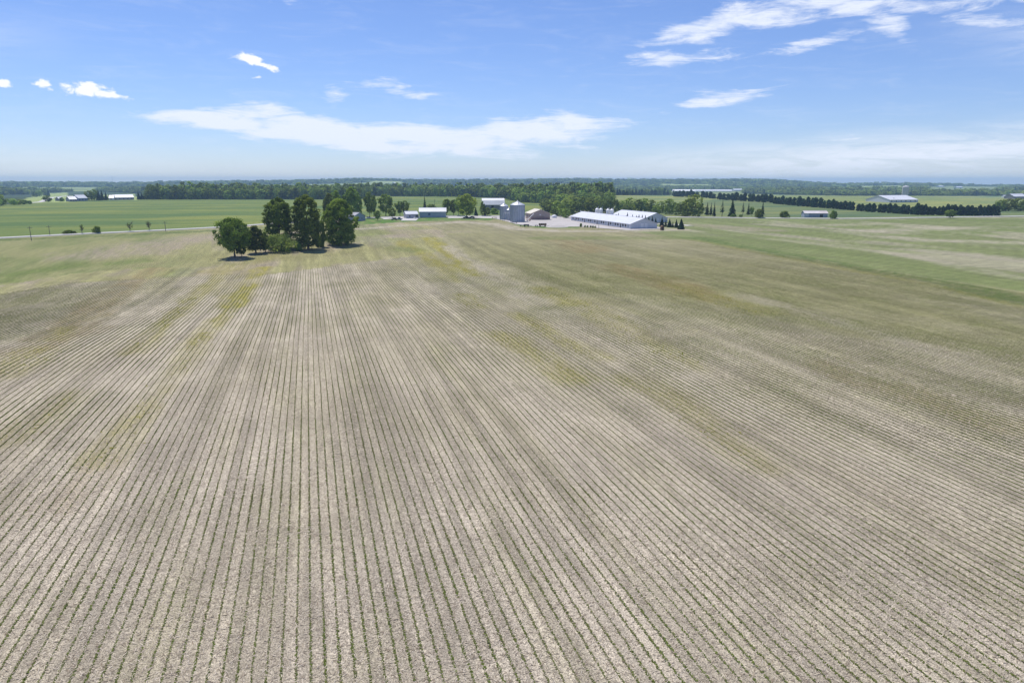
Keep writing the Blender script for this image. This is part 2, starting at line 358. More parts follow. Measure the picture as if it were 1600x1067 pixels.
def cover(x, y, z):
    n1 = fbm(x/9, y/34, 11, 4); n2 = fbm(x/28, y/80, 21, 3); n3 = fbm(x/2.5, y/14, 31, 3); r = np.hypot(x, y)
    c = np.tile(SOIL, (len(x), 1)); c = lerp(c, SOILD, ss(n1, .42, .68)*.7)
    # thin weeds and crop cover thicken away to the right and beyond the row ends
    ol = .12*ss(r, 50, 120)+ss(n2, .38, .66)*.38*ss(r, 60, 170)+.62*ss(x+.35*y, 60, 190)*ss(r, 70, 220)+.15*ss(n3, .45, .7)+.3*ss(-x, 40, 90)*ss(r, 90, 200)
    c = lerp(c, OLIVE, np.clip(ol, 0, .85))
    beyond = (y > rowend(x)-1)&(x < 70)
    c = np.where(beyond[:, None], lerp(lerp(np.tile(OLIVE*1.25, (len(x), 1)), TAN, ss(n1, .4, .65)*.8), GREEN, ss(n2, .5, .7)*.5), c)
    east = ss(x, 164, 168)*(y > 40)
    c = lerp(c, np.array([.16, .19, .066]), east*.9)
    c = lerp(c, SOIL, ss(x, 182, 200)*(y > 40)*ss(fbm(x/16, y/60, 61, 4), .48, .66)*.5)
    c = c*(.86+.28*ss(fbm(x/1.6, y/70, 101, 3), .3, .7))[:, None]*(.93+.14*ss(fbm(x/7, y/5, 103, 3), .3, .7))[:, None]
    inb = inpoly(x, y, HEAD_L)
    hl = lerp(np.tile(np.array([.165, .19, .065]), (len(x), 1)), OLIVE*1.25, np.clip(ss(n1, .3, .6)*.7+ss(x, -70, -25), 0, .95))
    c = np.where(inb[:, None], hl, c)
    soil = np.where(r < 420, 1., .4)
    for pts, hw, cc, s, k in STR_W:
        near = (x > min(p[0] for p in pts)-4*hw)&(x < max(p[0] for p in pts)+4*hw)&(y > min(p[1] for p in pts)-4*hw-8)&(y < max(p[1] for p in pts)+4*hw+8)
        if not near.any(): continue
        xx, yy = x[near], y[near]
        d = segdist(xx+(fbm(xx/4, yy/12, 70+k, 3)-.5)*hw*2.2, yy, pts)
        m = (1-ss(d, hw*.5, hw*2.1))*s*(.4+.6*ss(fbm(xx/1.1, yy/6, 90+k, 4), .34, .6))*1.
        c[near] = lerp(c[near], cc, m)
    far = (y > 340)|(r > 390)
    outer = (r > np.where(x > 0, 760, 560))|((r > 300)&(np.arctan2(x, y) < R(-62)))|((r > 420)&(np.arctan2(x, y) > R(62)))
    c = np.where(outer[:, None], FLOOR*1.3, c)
    for k, (pl, cc) in FAR_W.items():
        m = inpoly(x, y, pl)
        t = lerp(np.tile(cc, (len(x), 1)), cc*np.array([1.55, 1.28, 1.15]), ss(fbm(x/70, y/30, 41, 4), .35, .7)*.85)
        t = lerp(t, cc*np.array([.62, .78, .9]), ss(fbm(x/130, y/26, 47, 4), .45, .7)*.85)
        c = np.where(m[:, None], t, c); soil = np.where(m, .15, soil)
    for i, pl in enumerate(STRIP_W):
        m = inpoly(x, y, pl); c = np.where(m[:, None], (HAY*1.5 if i % 3 else HAY), c)
    m = inpoly(x, y, LAWN); c = np.where(m[:, None], lerp(np.tile(np.array([.09, .17, .03]), (len(x), 1)), np.array([.17, .2, .07]), ss(n3, .4, .7)), c); soil = np.where(m, .2, soil)
    m = (r > 3300)
    pf = ss(fbm(x/420, y/240, 53, 2), .575, .60)*m
    c = lerp(c, HAY*1.4, pf*.9)
    return np.column_stack([c, np.ones(len(x))]), soil
def ground_mat():
    m = bpy.data.materials.new('ground_soil_and_crops'); m.use_nodes = True; t = NT(m.node_tree); t.n.clear()
    at = t.new('ShaderNodeAttribute', attribute_name='cover'); so_ = t.new('ShaderNodeAttribute', attribute_name='soil')
    geo = t.new('ShaderNodeNewGeometry'); P = geo.outputs['Position']
    fine = t.noise(P, 9., 3, .7); spk = t.noise(P, 24., 2, .6); mid = t.noise(P, 2.6, 5, .75)
    mp = t.new('ShaderNodeMapping'); mp.inputs['Scale'].default_value = (1.3, .12, 1); t.l.new(P, mp.inputs[0]); streak = t.noise(mp.outputs[0], 1., 4, .65)
    mp2 = t.new('ShaderNodeMapping'); mp2.inputs['Scale'].default_value = (1, 1, 1); mp2.inputs['Rotation'].default_value = (0, 0, .5); t.l.new(P, mp2.inputs[0])
    vor = t.new('ShaderNodeTexVoronoi', feature='F1'); vor.inputs['Scale'].default_value = 7.; t.l.new(mp2.outputs[0], vor.inputs['Vector'])
    f1 = t.rng(fine, .34, .66, .5, 1.5); f2 = t.rng(spk, .34, .66, .62, 1.35)
    f3 = t.rng(mid, .32, .68, .78, 1.22); mp3 = t.new('ShaderNodeMapping'); mp3.inputs['Scale'].default_value = (.7, .012, 1); t.l.new(P, mp3.inputs[0]); long_ = t.noise(mp3.outputs[0], 1., 3, .6)
    f4 = t.math('MULTIPLY', t.rng(streak, .3, .7, .84, 1.16), t.rng(long_, .35, .68, .94, 1.08))
    f = t.math('MULTIPLY', t.math('MULTIPLY', f1, f2), t.math('MULTIPLY', f3, f4))
    f = t.math('ADD', 1., t.math('MULTIPLY', t.math('SUBTRACT', f, 1.), t.rng(so_.outputs['Fac'], 0, 1, .5, 1.)))
    c = t.mix(1., at.outputs['Color'], f, 'MULTIPLY')
    pale = t.math('MULTIPLY', t.rng(vor.outputs['Distance'], .18, .08, 0, .75), so_.outputs['Fac'])
    c = t.mix(pale, c, (.52, .45, .36, 1))
    grit = t.math('MULTIPLY', t.rng(spk, .44, .34, 0, .8), so_.outputs['Fac']); c = t.mix(grit, c, (.10, .08, .06, 1))
    b = t.new('ShaderNodeBsdfPrincipled'); t.l.new(c, b.inputs['Base Color']); b.inputs['Roughness'].default_value = .95; b.inputs['Specular IOR Level'].default_value = .1
    bn = t.new('ShaderNodeBump'); bn.inputs['Strength'].default_value = .7; bn.inputs['Distance'].default_value = .05
    t.l.new(t.math('ADD', fine, t.math('MULTIPLY', spk, .5)), bn.inputs['Height']); t.l.new(bn.outputs[0], b.inputs['Normal'])
    o = t.new('ShaderNodeOutputMaterial'); t.l.new(b.outputs[0], o.inputs[0]); return m
build_ground()

# ------------------------------------------------------------------ crop rows (seedlings by the hundred thousand)
SP = .762
def crop_mat():
    m = bpy.data.materials.new('seedling_leaf'); m.use_nodes = True; t = NT(m.node_tree); t.n.clear()
    at = t.new('ShaderNodeAttribute', attribute_name='tone')
    geo = t.new('ShaderNodeNewGeometry'); n = t.noise(geo.outputs['Position'], .12, 3, .6)
    c = t.mix(at.outputs['Fac'], (.085, .12, .028, 1), (.21, .26, .06, 1)); c = t.mix(t.rng(n, .35, .65, 0, .45), c, (.17, .15, .075, 1))
    d = t.new('ShaderNodeBsdfDiffuse'); t.l.new(c, d.inputs[0]); tr = t.new('ShaderNodeBsdfTranslucent'); t.l.new(c, tr.inputs[0])
    mx = t.new('ShaderNodeMixShader'); mx.inputs[0].default_value = .35; t.l.new(d.outputs[0], mx.inputs[1]); t.l.new(tr.outputs[0], mx.inputs[2])
    o = t.new('ShaderNodeOutputMaterial'); t.l.new(mx.outputs[0], o.inputs[0]); return m
CROP = crop_mat()
def inview(x, y, margin=9):
    az = np.arctan2(x, y)-AZC; return (np.abs(az) < R(38+margin))
def wob(k, y): return .07*(vnoise(np.full_like(y, 1.)*k*.37, y/11., 5)-.5)+.10*(vnoise(np.floor(k/12.)*7.7+np.zeros_like(y), y/40., 6)-.5)
def near_rows():
    xs, ys = [], []
    for k in range(-110, 170):
        L = 100.; y = np.arange(14, 100, .066); y = y+rng.uniform(-.04, .04, len(y))
        x = k*SP+wob(float(k), y); r = np.hypot(x, y)
        keep = (r > 24)&(r < 98)&inview(x, y, 5)
        vig = fbm(x/3, y/6, 77, 3); gap = vnoise(np.full_like(y, k*3.1), y/1.3, 44)
        keep &= (gap > .045)&(rng.random(len(y)) < .8+.5*ss(vig, .25, .55))&(rng.random(len(y)) < 1-ss(r, 52, 98))
        xs.append(x[keep]); ys.append(y[keep])
    x = np.concatenate(xs); y = np.concatenate(ys); n = len(x)
    x = x+rng.normal(0, .018, n)
    z = terr(x, y)-.008; q = 3
    r = np.hypot(x, y); sz = rng.uniform(.05, .088, n)*(.8+.4*vnoise(x/2, y/5, 12))
    Vs, tone = [], []
    for j in range(q):
        a = rng.uniform(0, 2*np.pi, n); tilt = rng.uniform(.05, .75, n)
        ux, uy = np.cos(a), np.sin(a)
        w_ = sz*.42
        base = np.column_stack([x, y, z]); d = np.column_stack([ux*np.cos(tilt), uy*np.cos(tilt), np.sin(tilt)])*(sz*1.25)[:, None]
        s = np.column_stack([-uy*w_, ux*w_, np.zeros(n)])
        up = np.array([0, 0, 1.])*.02
        p0 = base-s*.5+up; p1 = base+s*.5+up; p2 = base+d+s; p3 = base+d-s
        Vs.append(np.stack([p0, p1, p2, p3], 1)); tone.append(np.clip(rng.normal(.5, .25, n), 0, 1))
    V = np.concatenate(Vs).reshape(-1, 3); Fq = np.arange(len(V)).reshape(-1, 4)
    me = npmesh('crop_seedlings', V, Fq, [CROP], attrs=[('tone', 'FACE', np.concatenate(tone))])
    o = obj('crop_seedlings', me); tag(o, 'green seedlings in straight rows across the pale stubble in the foreground', 'seedlings', kind='stuff')
def far_rows():
    Vs, Fs, tn = [], [], []; base = 0
    for k in range(-260, 215):
        x0 = k*SP; ye = min(float(rowend(np.array([x0]))[0]), 300.)
        y = [0.5]; 
        while y[-1] < ye: y.append(y[-1]+(.32 if math.hypot(x0, y[-1]) < 140 else .75))
        y = np.array(y); x = x0+wob(float(k), y); r = np.hypot(x, y)
        ok = (r > 50)&inview(x, y, 4)&(r < 300)
        gap = vnoise(np.full_like(y, k*3.1), y/1.8, 44)
        vig = fbm(x/6, y/16, 78, 3)
        sc = (.62+.5*ss(vig, .2, .65))*np.where(gap > .05, 1, .3)*rng.uniform(.75, 1.25, len(y))*(1-.7*ss(r, 190, 298))*(1-.5*ss(x, 50, 140))*(.25+.75*ss(r, 52, 96))
        n = len(y); hw = .065*sc*(1+.3*ss(r, 110, 200)); h = .1*sc; z = terr(x, y)
        jx = rng.normal(0, .018, n)
        V = np.stack([np.column_stack([x-hw+jx, y, z-.03]), np.column_stack([x+jx, y, z+h]), np.column_stack([x+hw+jx, y, z-.03])], 1).reshape(-1, 3)
        i = np.where(ok[:-1]&ok[1:])[0]
        if len(i) == 0: continue
        f = np.concatenate([np.column_stack([3*i, 3*i+1, 3*i+4, 3*i+3]), np.column_stack([3*i+1, 3*i+2, 3*i+5, 3*i+4])])
        Vs.append(V); Fs.append(f+base); base += len(V); tn.append(np.clip(rng.normal(.4, .2, len(f)), 0, 1))
    me = npmesh('crop_rows', np.concatenate(Vs), np.concatenate(Fs), [CROP], attrs=[('tone', 'FACE', np.concatenate(tn))])
    o = obj('crop_rows', me); tag(o, 'thin dark green crop rows running away over the middle of the field', 'crop rows', kind='stuff')
def straw():
    n = 130000
    r = 24+(rng.random(n)**1.15)*105; a = AZC+rng.uniform(-R(43), R(43), n); x = r*np.sin(a); y = r*np.cos(a); z = terr(x, y)
    th = rng.uniform(0, np.pi, n); L = rng.uniform(.04, .12, n)*(1+r/150); wd = rng.uniform(.006, .016, n)*(1+r/90); t1 = rng.uniform(0, .05, n)
    dx, dy = np.cos(th)*L, np.sin(th)*L; sx, sy = -np.sin(th)*wd, np.cos(th)*wd
    p = np.stack([np.column_stack([x-dx-sx, y-dy-sy, z+.008]), np.column_stack([x+dx-sx, y+dy-sy, z+.02+t1]),
                  np.column_stack([x+dx+sx, y+dy+sy, z+.03+t1]), np.column_stack([x-dx+sx, y-dy+sy, z+.018])], 1).reshape(-1, 3)
    me = npmesh('straw_residue', p, np.arange(len(p)).reshape(-1, 4), [STRAW], attrs=[('tone', 'FACE', rng.random(n))])
    tag(obj('straw_residue', me), 'pale chopped straw and stalks lying between the crop rows', 'straw', kind='stuff')
def strawmat():
    m = bpy.data.materials.new('straw'); m.use_nodes = True; t = NT(m.node_tree); t.n.clear()
    at = t.new('ShaderNodeAttribute', attribute_name='tone'); c = t.mix(at.outputs['Fac'], (.22, .17, .12, 1), (.62, .54, .43, 1))
    d = t.new('ShaderNodeBsdfDiffuse'); t.l.new(c, d.inputs[0]); o = t.new('ShaderNodeOutputMaterial'); t.l.new(d.outputs[0], o.inputs[0]); return m
STRAW = strawmat()
def weeds():
    P = []
    for pts, hw, cc, s_, k in STR_W:
        if cc is not YEL: continue
        for (x1, y1), (x2, y2) in zip(pts[:-1], pts[1:]):
            L = math.hypot(x2-x1, y2-y1)
            if max(math.hypot(x1, y1), math.hypot(x2, y2)) > 190: continue
            n = int(min(5000, L*hw*2*4*s_)); t_ = rng.random(n); o_ = rng.normal(0, hw*.7, n); nx, ny = -(y2-y1)/L, (x2-x1)/L
            x = x1+(x2-x1)*t_+nx*o_; y = y1+(y2-y1)*t_+ny*o_; keep = fbm(x/1.2, y/7, 90+k, 4) > .47; P.append(np.column_stack([x, y])[keep])
    P = np.concatenate(P); n = len(P); z = terr(P[:, 0], P[:, 1]); C = np.column_stack([P, z+.04]); N = np.column_stack([rng.normal(0, .5, (n, 2)), np.ones(n)])
    r_ = np.hypot(P[:, 0], P[:, 1]); V = quads(C, N, rng.uniform(.10, .24, n)*(1+r_/250), np.random.default_rng(4))
    me = npmesh('weeds', V, np.arange(len(V)).reshape(-1, 4), [leafmat('weed_leaf', (.16, .17, .035), (.34, .31, .07), .3)], attrs=[('tone', 'FACE', rng.random(n))])
    tag(obj('weeds', me), 'yellow green weeds growing in long streaks across the crop rows', 'weeds', kind='stuff')
near_rows(); far_rows(); straw()

# ------------------------------------------------------------------ roads, yard, driveways (sheets a little above the ground)
GRAVEL = mat('road_gravel', (.50, .48, .45), .95, .12, .6, .1)
YARD = mat('yard_gravel', (.44, .41, .385), .95, .14, .12, .1, dirt=(.33, .30, .27))
CONC = mat('concrete', (.5, .49, .47), .9, .1, .4, .1)
def ribbon(name, pts, width, m, lift=.12, step=6., label=None):
    P = [Vector(p) for p in pts]; out = []
    for a, b in zip(P[:-1], P[1:]):
        n = max(1, int((b-a).length/step))
        out += [a.lerp(b, i/n) for i in range(n)]
    out.append(P[-1])
    for _ in range(6): out = [out[0]]+[(out[i-1]+out[i]*2+out[i+1])/4 for i in range(1, len(out)-1)]+[out[-1]]
    mb = MB(); prev = None
    for i, p in enumerate(out):
        d = (out[min(i+1, len(out)-1)]-out[max(i-1, 0)]).normalized(); nrm = Vector((-d.y, d.x, 0))
        row = []
        for s, dz in ((-.5, -.3), (-.42, lift), (0, lift+.06), (.42, lift), (.5, -.3)):
            q = p+nrm*(s*width); row.append((q.x, q.y, Z(q.x, q.y)+dz))
        if prev:
            for j in range(4): mb.poly([prev[j], row[j], row[j+1], prev[j+1]])
        prev = row
    return tag(mb.build(name, m), label, kind='structure')
ribbon('road', [G(u, v) for u, v in ((-900,415),(-400,394),(0,372.2),(150,365),(300,358),(420,350.4),(560,341.5),(640,338.6),(760,338),(900,337.5),(1080,340),(1190,341),(1300,342),(1450,340.3),(1600,338),(2000,333),(2500,329))], 6.4, GRAVEL, .35)
ribbon('farm_lane', [G(u, v) for u, v in ((30,318),(64,316),(80,310),(84,308.5),(100,306.8),(112,306))], 9, GRAVEL, .3)
ribbon('barn_lane', [G(u, v) for u, v in ((1020,350),(1068,350.5),(1080,353))], 5, GRAVEL, .1)
def sheet(name, poly, m, lift, step=4.):
    P = wp(*poly); x0, x1 = min(p[0] for p in P), max(p[0] for p in P); y0, y1 = min(p[1] for p in P), max(p[1] for p in P)
    import bmesh
    bm = bmesh.new(); vs = [bm.verts.new((x, y, 0)) for x, y in P]; bm.faces.new(vs)
    for ax, lo, hi in ((0, x0, x1), (1, y0, y1)):
        c = lo+step
        while c < hi:
            bmesh.ops.bisect_plane(bm, geom=bm.verts[:]+bm.edges[:]+bm.faces[:], plane_co=(c if ax == 0 else 0, c if ax else 0, 0), plane_no=(1-ax, ax, 0)); c += step
    bmesh.ops.triangulate(bm, faces=bm.faces[:])
    for v in bm.verts: v.co.z = Z(v.co.x, v.co.y)+lift
    bm.normal_update()
    for f in bm.faces:
        if f.normal.z < 0: f.normal_flip()
    me = bpy.data.meshes.new(name); bm.to_mesh(me); bm.free(); me.materials.append(m)
    o = obj(name, me); tag(o, kind='structure'); return o
sheet('gravel_yard', [(745,338.6),(775,342),(792,346.5),(806,350.5),(830,353.5),(870,354.5),(905,354.5),(940,357),(985,360.5),(1030,358),(1034,356),(1000,349),(930,341),(895,338.3)], YARD, .10)
sheet('house_driveway', [(592,339.5),(600,343),(618,342),(640,341.5),(640,339)], GRAVEL, .10, 3.)
sheet('concrete_pad', [(630,341.3),(626,345),(650,345),(655,341)], CONC, .10, 3.)
sheet('farm_court', [(697,338.8),(700,341.2),(745,341),(776,341.5),(770,338.8)], GRAVEL, .10, 3.)

# ------------------------------------------------------------------ trees
def quads(P, N, size, r_):
    """leaf quads centred at P, facing N"""
    n = len(P); N = N/np.linalg.norm(N, axis=1)[:, None]
    a = np.cross(N, r_.normal(size=(n, 3))); a /= np.linalg.norm(a, axis=1)[:, None]; b = np.cross(N, a)
    s = size[:, None]; a = a*s*.5; b = b*s*.36
    V = np.stack([P-a-b*.6, P+a*.2-b, P+a+b*.5, P-a*.3+b], 1).reshape(-1, 3); return V
def crown_mesh(name, h, rad, base, prof, nclump, nleaf, lsize, m, seed, crad=.2, core=True):
    """h tree height, rad crown radius, base crown start, prof(t) radius profile 0..1"""
    r_ = np.random.default_rng(seed); t = r_.beta(1.15, 1.15, nclump); ang = r_.uniform(0, 2*np.pi, nclump)
    lob = 1+.16*np.sin(ang*3+seed)+.12*np.sin(ang*5+t*9+seed*2)
    rr = np.array([prof(x) for x in t])*rad*lob*np.sqrt(r_.uniform(.3, 1., nclump))
    C = np.column_stack([rr*np.cos(ang), rr*np.sin(ang), base+t*(h-base)*.97]); cr = rad*crad*r_.uniform(.65, 1.35, nclump)
    P, N, tone = [], [], []
    ctone = r_.uniform(.1, .9, nclump)
    for c, q, ct in zip(C, cr, ctone):
        d = r_.normal(size=(nleaf, 3)); d /= np.linalg.norm(d, axis=1)[:, None]; d[:, 2] = np.abs(d[:, 2])*np.where(r_.random(nleaf) < .72, 1, -1)
        P.append(c+d*q*r_.uniform(.55, 1.1, nleaf)[:, None]*np.array([1, 1, .8])); oc = c-np.array([0, 0, base+(h-base)*.42]); oc = oc/(np.linalg.norm(oc)+1e-6); N.append(d+oc*.75+r_.normal(0, .28, (nleaf, 3))); tone.append(np.clip(ct+r_.normal(0, .15, nleaf), 0, 1))
    P = np.concatenate(P); N = np.concatenate(N); V = quads(P, N, lsize*r_.uniform(.6, 1.4, len(P)), r_)
    return V, np.arange(len(V)).reshape(-1, 4), np.concatenate(tone), C
def trunk_mb(h, r0, base, C, seed, nb=10):
    r_ = random.Random(seed); mb = MB(); top = base+(h-base)*.72; p = Vector((0, 0, -.3)); rr = r0*1.25; n = 5
    pts = [p]
    for i in range(1, n+1):
        q = Vector((r_.uniform(-.12, .12)*h*.1, r_.uniform(-.12, .12)*h*.1, top*i/n)); r2 = r0*(1-.8*i/n); mb.tube(p, q, rr, r2, 8); p = q; rr = r2; pts.append(q)
    idx = r_.sample(range(len(C)), min(nb, len(C)))
    for i in idx:
        c = Vector(C[i]); zz = max(base*.75, c.z*.6); t = min(1, zz/top)*n; k = min(n-1, int(t)); s = pts[k].lerp(pts[k+1], t-k)
        mid = s.lerp(c, .5)+Vector((0, 0, -.05*h*.3)); r1 = r0*.32; mb.tube(s, mid, r1, r1*.6, 5); mb.tube(mid, c, r1*.6, r1*.2, 5)
    return mb
OVAL = lambda t: max(.05, math.sin(math.pi*min(1, .12+.88*t)**.85))**.6
COLUMN = lambda t: max(.08, (1-max(0, (t-.62)/.38)**2.2)**.5*min(1, .72+t*1.2))
ROUND = lambda t: max(.05, math.sqrt(max(0, 1-(2*t-1)**2)))**.8
DENSE = lambda t: max(.08, (1-max(0, (t-.55)/.45)**2)**.5*min(1, .92+.15*t))
VASE = lambda t: max(.08, min(1, .35+1.2*t)*(1-max(0, (t-.7)/.3)**2)**.5)
weeds()
protos = {}
def proto(key, **k):
    V, F_, tone, C = crown_mesh(key, k['h'], k['rad'], k['base'], k['prof'], k['nc'], k['nl'], k['ls'], k['m'], k['seed'], k.get('crad', .2))
    cm_ = npmesh(key+'_crown', V, F_, [k['m']], attrs=[('tone', 'FACE', tone)])
    tm = trunk_mb(k['h'], k['tr'], k['base'], C, k['seed']).mesh(key+'_trunk', BARK, True)
    protos[key] = (tm, cm_, k['h'], k['rad'])
def spruce_arrays(h, rad, seed, tiers=16, per=16, ls=.5, base=.06):
    r_ = np.random.default_rng(seed); P, N = [], []
    for i in range(tiers):
        t = (i+.5)/tiers; R_ = rad*(1-t)**.85*r_.uniform(.82, 1.12); zc = h*(base+t*(1-base)); n = max(5, int(per*(1-t*.75)))
        for a in r_.uniform(0, 2*np.pi, n):
            L = R_*r_.uniform(.75, 1.15)
            for s in (.35, .62, .9):
                P.append((L*s*math.cos(a), L*s*math.sin(a), zc-.28*L*s+r_.uniform(-.1, .1)*h/tiers*2)); N.append((math.cos(a)*.6, math.sin(a)*.6, .8))
    for z in np.linspace(h*.9, h*1.0, 5): P.append((0, 0, z)); N.append((r_.normal(), r_.normal(), .3))
    P = np.array(P); N = np.array(N)+r_.normal(0, .3, (len(P), 3)); V = quads(P, N, ls*r_.uniform(.7, 1.4, len(P))*(1.25-.8*P[:, 2]/h), r_)
    return V, np.arange(len(V)).reshape(-1, 4), r_.uniform(0, 1, len(P))
def spruce_proto(key, h, rad, seed, ls=1.2, tiers=16, per=16, base=.06, m=None):
    V, F_, tone = spruce_arrays(h, rad, seed, tiers, per, ls, base); m = m or NEEDLE
    cm_ = npmesh(key+'_crown', V, F_, [m], attrs=[('tone', 'FACE', tone)])
    mb = MB().tube((0, 0, -.2), (0, 0, h*.9), h*.02, h*.004, 7); protos[key] = (mb.mesh(key+'_trunk', BARK, True), cm_, h, rad)
def joined(key, newname=None):
    tm, cm_, h, rad = protos[key]
    V = [np.array([v.co[:] for v in tm.vertices])]; nt = len(V[0])
    cv = np.empty(len(cm_.vertices)*3, np.float32); cm_.vertices.foreach_get('co', cv); cv = cv.reshape(-1, 3)
    fq = [list(p.vertices) for p in tm.polygons]
    fq = [f[:4] if len(f) >= 4 else f+[f[-1]] for f in fq if len(f) == 4]
    F_ = np.concatenate([np.array(fq), np.arange(len(cv)).reshape(-1, 4)+nt]); tn = np.empty(len(cm_.polygons), np.float32); cm_.attributes['tone'].data.foreach_get('value', tn)
    return npmesh(key+'_whole', np.vstack([V[0], cv]), F_, [tm.materials[0], cm_.materials[0]], [0]*len(fq)+[1]*len(tn), attrs=[('tone', 'FACE', np.concatenate([np.zeros(len(fq)), tn]))])
def place(key, name, label, cat, u, v, top=None, wpx=None, group=None, rz=None, loc=None, h=None, wscale=1.):
    """tree: Empty at the foot > trunk, crown. Height / width taken from what the photo shows at that distance"""
    g = loc or G(u, v); tm, cm_, ph, pr = protos[key]; z = Z(g.x, g.y); D = (Vector((g.x, g.y, z))-cam.location).dot(CF)
    if h is None: h = (v-top)*D/FPX*1.03
    sw = (wpx*D/FPX/2/pr if wpx else h/ph*wscale); sh = h/ph
    e = obj(name, None, loc=(g.x, g.y, z-.05), rz=random.uniform(0, 6.28) if rz is None else rz); e.scale = (sw, sw, sh)
    obj('trunk', tm, e); obj('crown', cm_, e); tag(e, label, cat, group); return e

proto('grove_round', h=12, rad=5.2, base=2.3, prof=ROUND, nc=190, nl=54, ls=.5, m=LEAF_DARK, seed=3, tr=.32, crad=.2)
proto('grove_small', h=10, rad=3.2, base=1.2, prof=OVAL, nc=130, nl=60, ls=.46, m=LEAF_DARK, seed=5, tr=.25, crad=.24)
proto('grove_tall', h=20, rad=5.0, base=1.0, prof=COLUMN, nc=300, nl=66, ls=.52, m=LEAF_DARK, seed=8, tr=.42, crad=.2)
proto('grove_column', h=20, rad=5.2, base=1.1, prof=COLUMN, nc=320, nl=64, ls=.52, m=LEAF_DARK, seed=12, tr=.45, crad=.19)
proto('grove_dense', h=18, rad=6.0, base=.3, prof=DENSE, nc=360, nl=62, ls=.55, m=LEAF_DARK, seed=15, tr=.4, crad=.19)
proto('grove_bush', h=5.5, rad=5., base=.1, prof=ROUND, nc=90, nl=46, ls=.42, m=LEAF_BUSH, seed=17, tr=.12, crad=.26)
proto('yard_round', h=13, rad=5.5, base=2.6, prof=ROUND, nc=80, nl=30, ls=.9, m=LEAF_MID, seed=21, tr=.3, crad=.25)
proto('yard_vase', h=13, rad=5, base=3.2, prof=VASE, nc=75, nl=28, ls=.85, m=LEAF_MID, seed=23, tr=.3, crad=.25)
proto('yard_oval', h=15, rad=4.5, base=1.8, prof=OVAL, nc=85, nl=30, ls=.9, m=LEAF_DARK, seed=25, tr=.3, crad=.27)
proto('yard_pale', h=15, rad=7, base=2.6, prof=ROUND, nc=110, nl=32, ls=1., m=LEAF_PALE, seed=27, tr=.34, crad=.22)
proto('far_round', h=16, rad=7, base=.8, prof=ROUND, nc=50, nl=20, ls=1.7, m=WOODLEAF, seed=31, tr=.3, crad=.34)
proto('far_tall', h=18, rad=5.5, base=.8, prof=COLUMN, nc=50, nl=20, ls=1.6, m=WOODLEAF, seed=33, tr=.3, crad=.34)
proto('shrub', h=4, rad=3, base=.05, prof=ROUND, nc=34, nl=22, ls=.75, m=LEAF_MID, seed=35, tr=.08, crad=.35)
proto('dark_shrub', h=5, rad=3.6, base=.1, prof=ROUND, nc=40, nl=24, ls=.85, m=LEAF_DARK, seed=37, tr=.1, crad=.33)
spruce_proto('spruce', 14, 3.3, 41, 1.7, 16, 24); spruce_proto('slim_spruce', 14, 2.1, 43, 1.1, base=.1); spruce_proto('small_spruce', 7, 2.5, 45, 1.35, 14, 30, .0)
proto('cedar', h=9, rad=3.2, base=.4, prof=lambda t: max(.1, (1-t)**.55*min(1, .75+t)), nc=44, nl=20, ls=1.25, m=NEEDLE, seed=47, tr=.2, crad=.34); spruce_proto('bare_spruce', 13, 2.3, 49, .9, 12, 12, .3)

# the grove in the field
place('grove_round', 'tree', 'round dark tree with bare forked trunk, leftmost of the grove in the field', 'tree', 367, 402.5, 344, 47)
place('grove_small', 'tree', 'narrow dark tree between the round tree and the tall trees of the grove', 'tree', 400, 396, 355, 29)
place('grove_tall', 'tree', 'tall dark tree directly behind the pale green thicket in the grove', 'tree', 439, 388, 313, 38, rz=1.)
place('grove_column', 'tree', 'tallest columnar tree of the grove, its double trunk showing to the right of the thicket', 'tree', 482, 390, 308.5, 40, rz=2.2)
place('grove_dense', 'tree', 'broad dense tree leafed to the ground at the right end of the grove', 'tree', 532, 382.5, 314.5, 45, rz=.5)
place('grove_bush', 'thicket', 'pale green thicket at the foot of the tall trees in the grove', 'bush', 440, 393, 369, 50)
place('shrub', 'shrub', 'low weedy bush at the foot of the columnar tree in the grove', 'bush', 466, 392, 378, 14)
place('grove_small', 'sapling', 'thin light sapling between the narrow dark tree and the thicket', 'tree', 415, 394, 364, 13)
place('shrub', 'shrub', 'pale shrub filling the gap between the two rightmost grove trees', 'bush', 503, 386, 350, 18)
place('grove_small', 'tree', 'slim second stem tree close right of the round grove tree', 'tree', 378, 401, 368, 16)

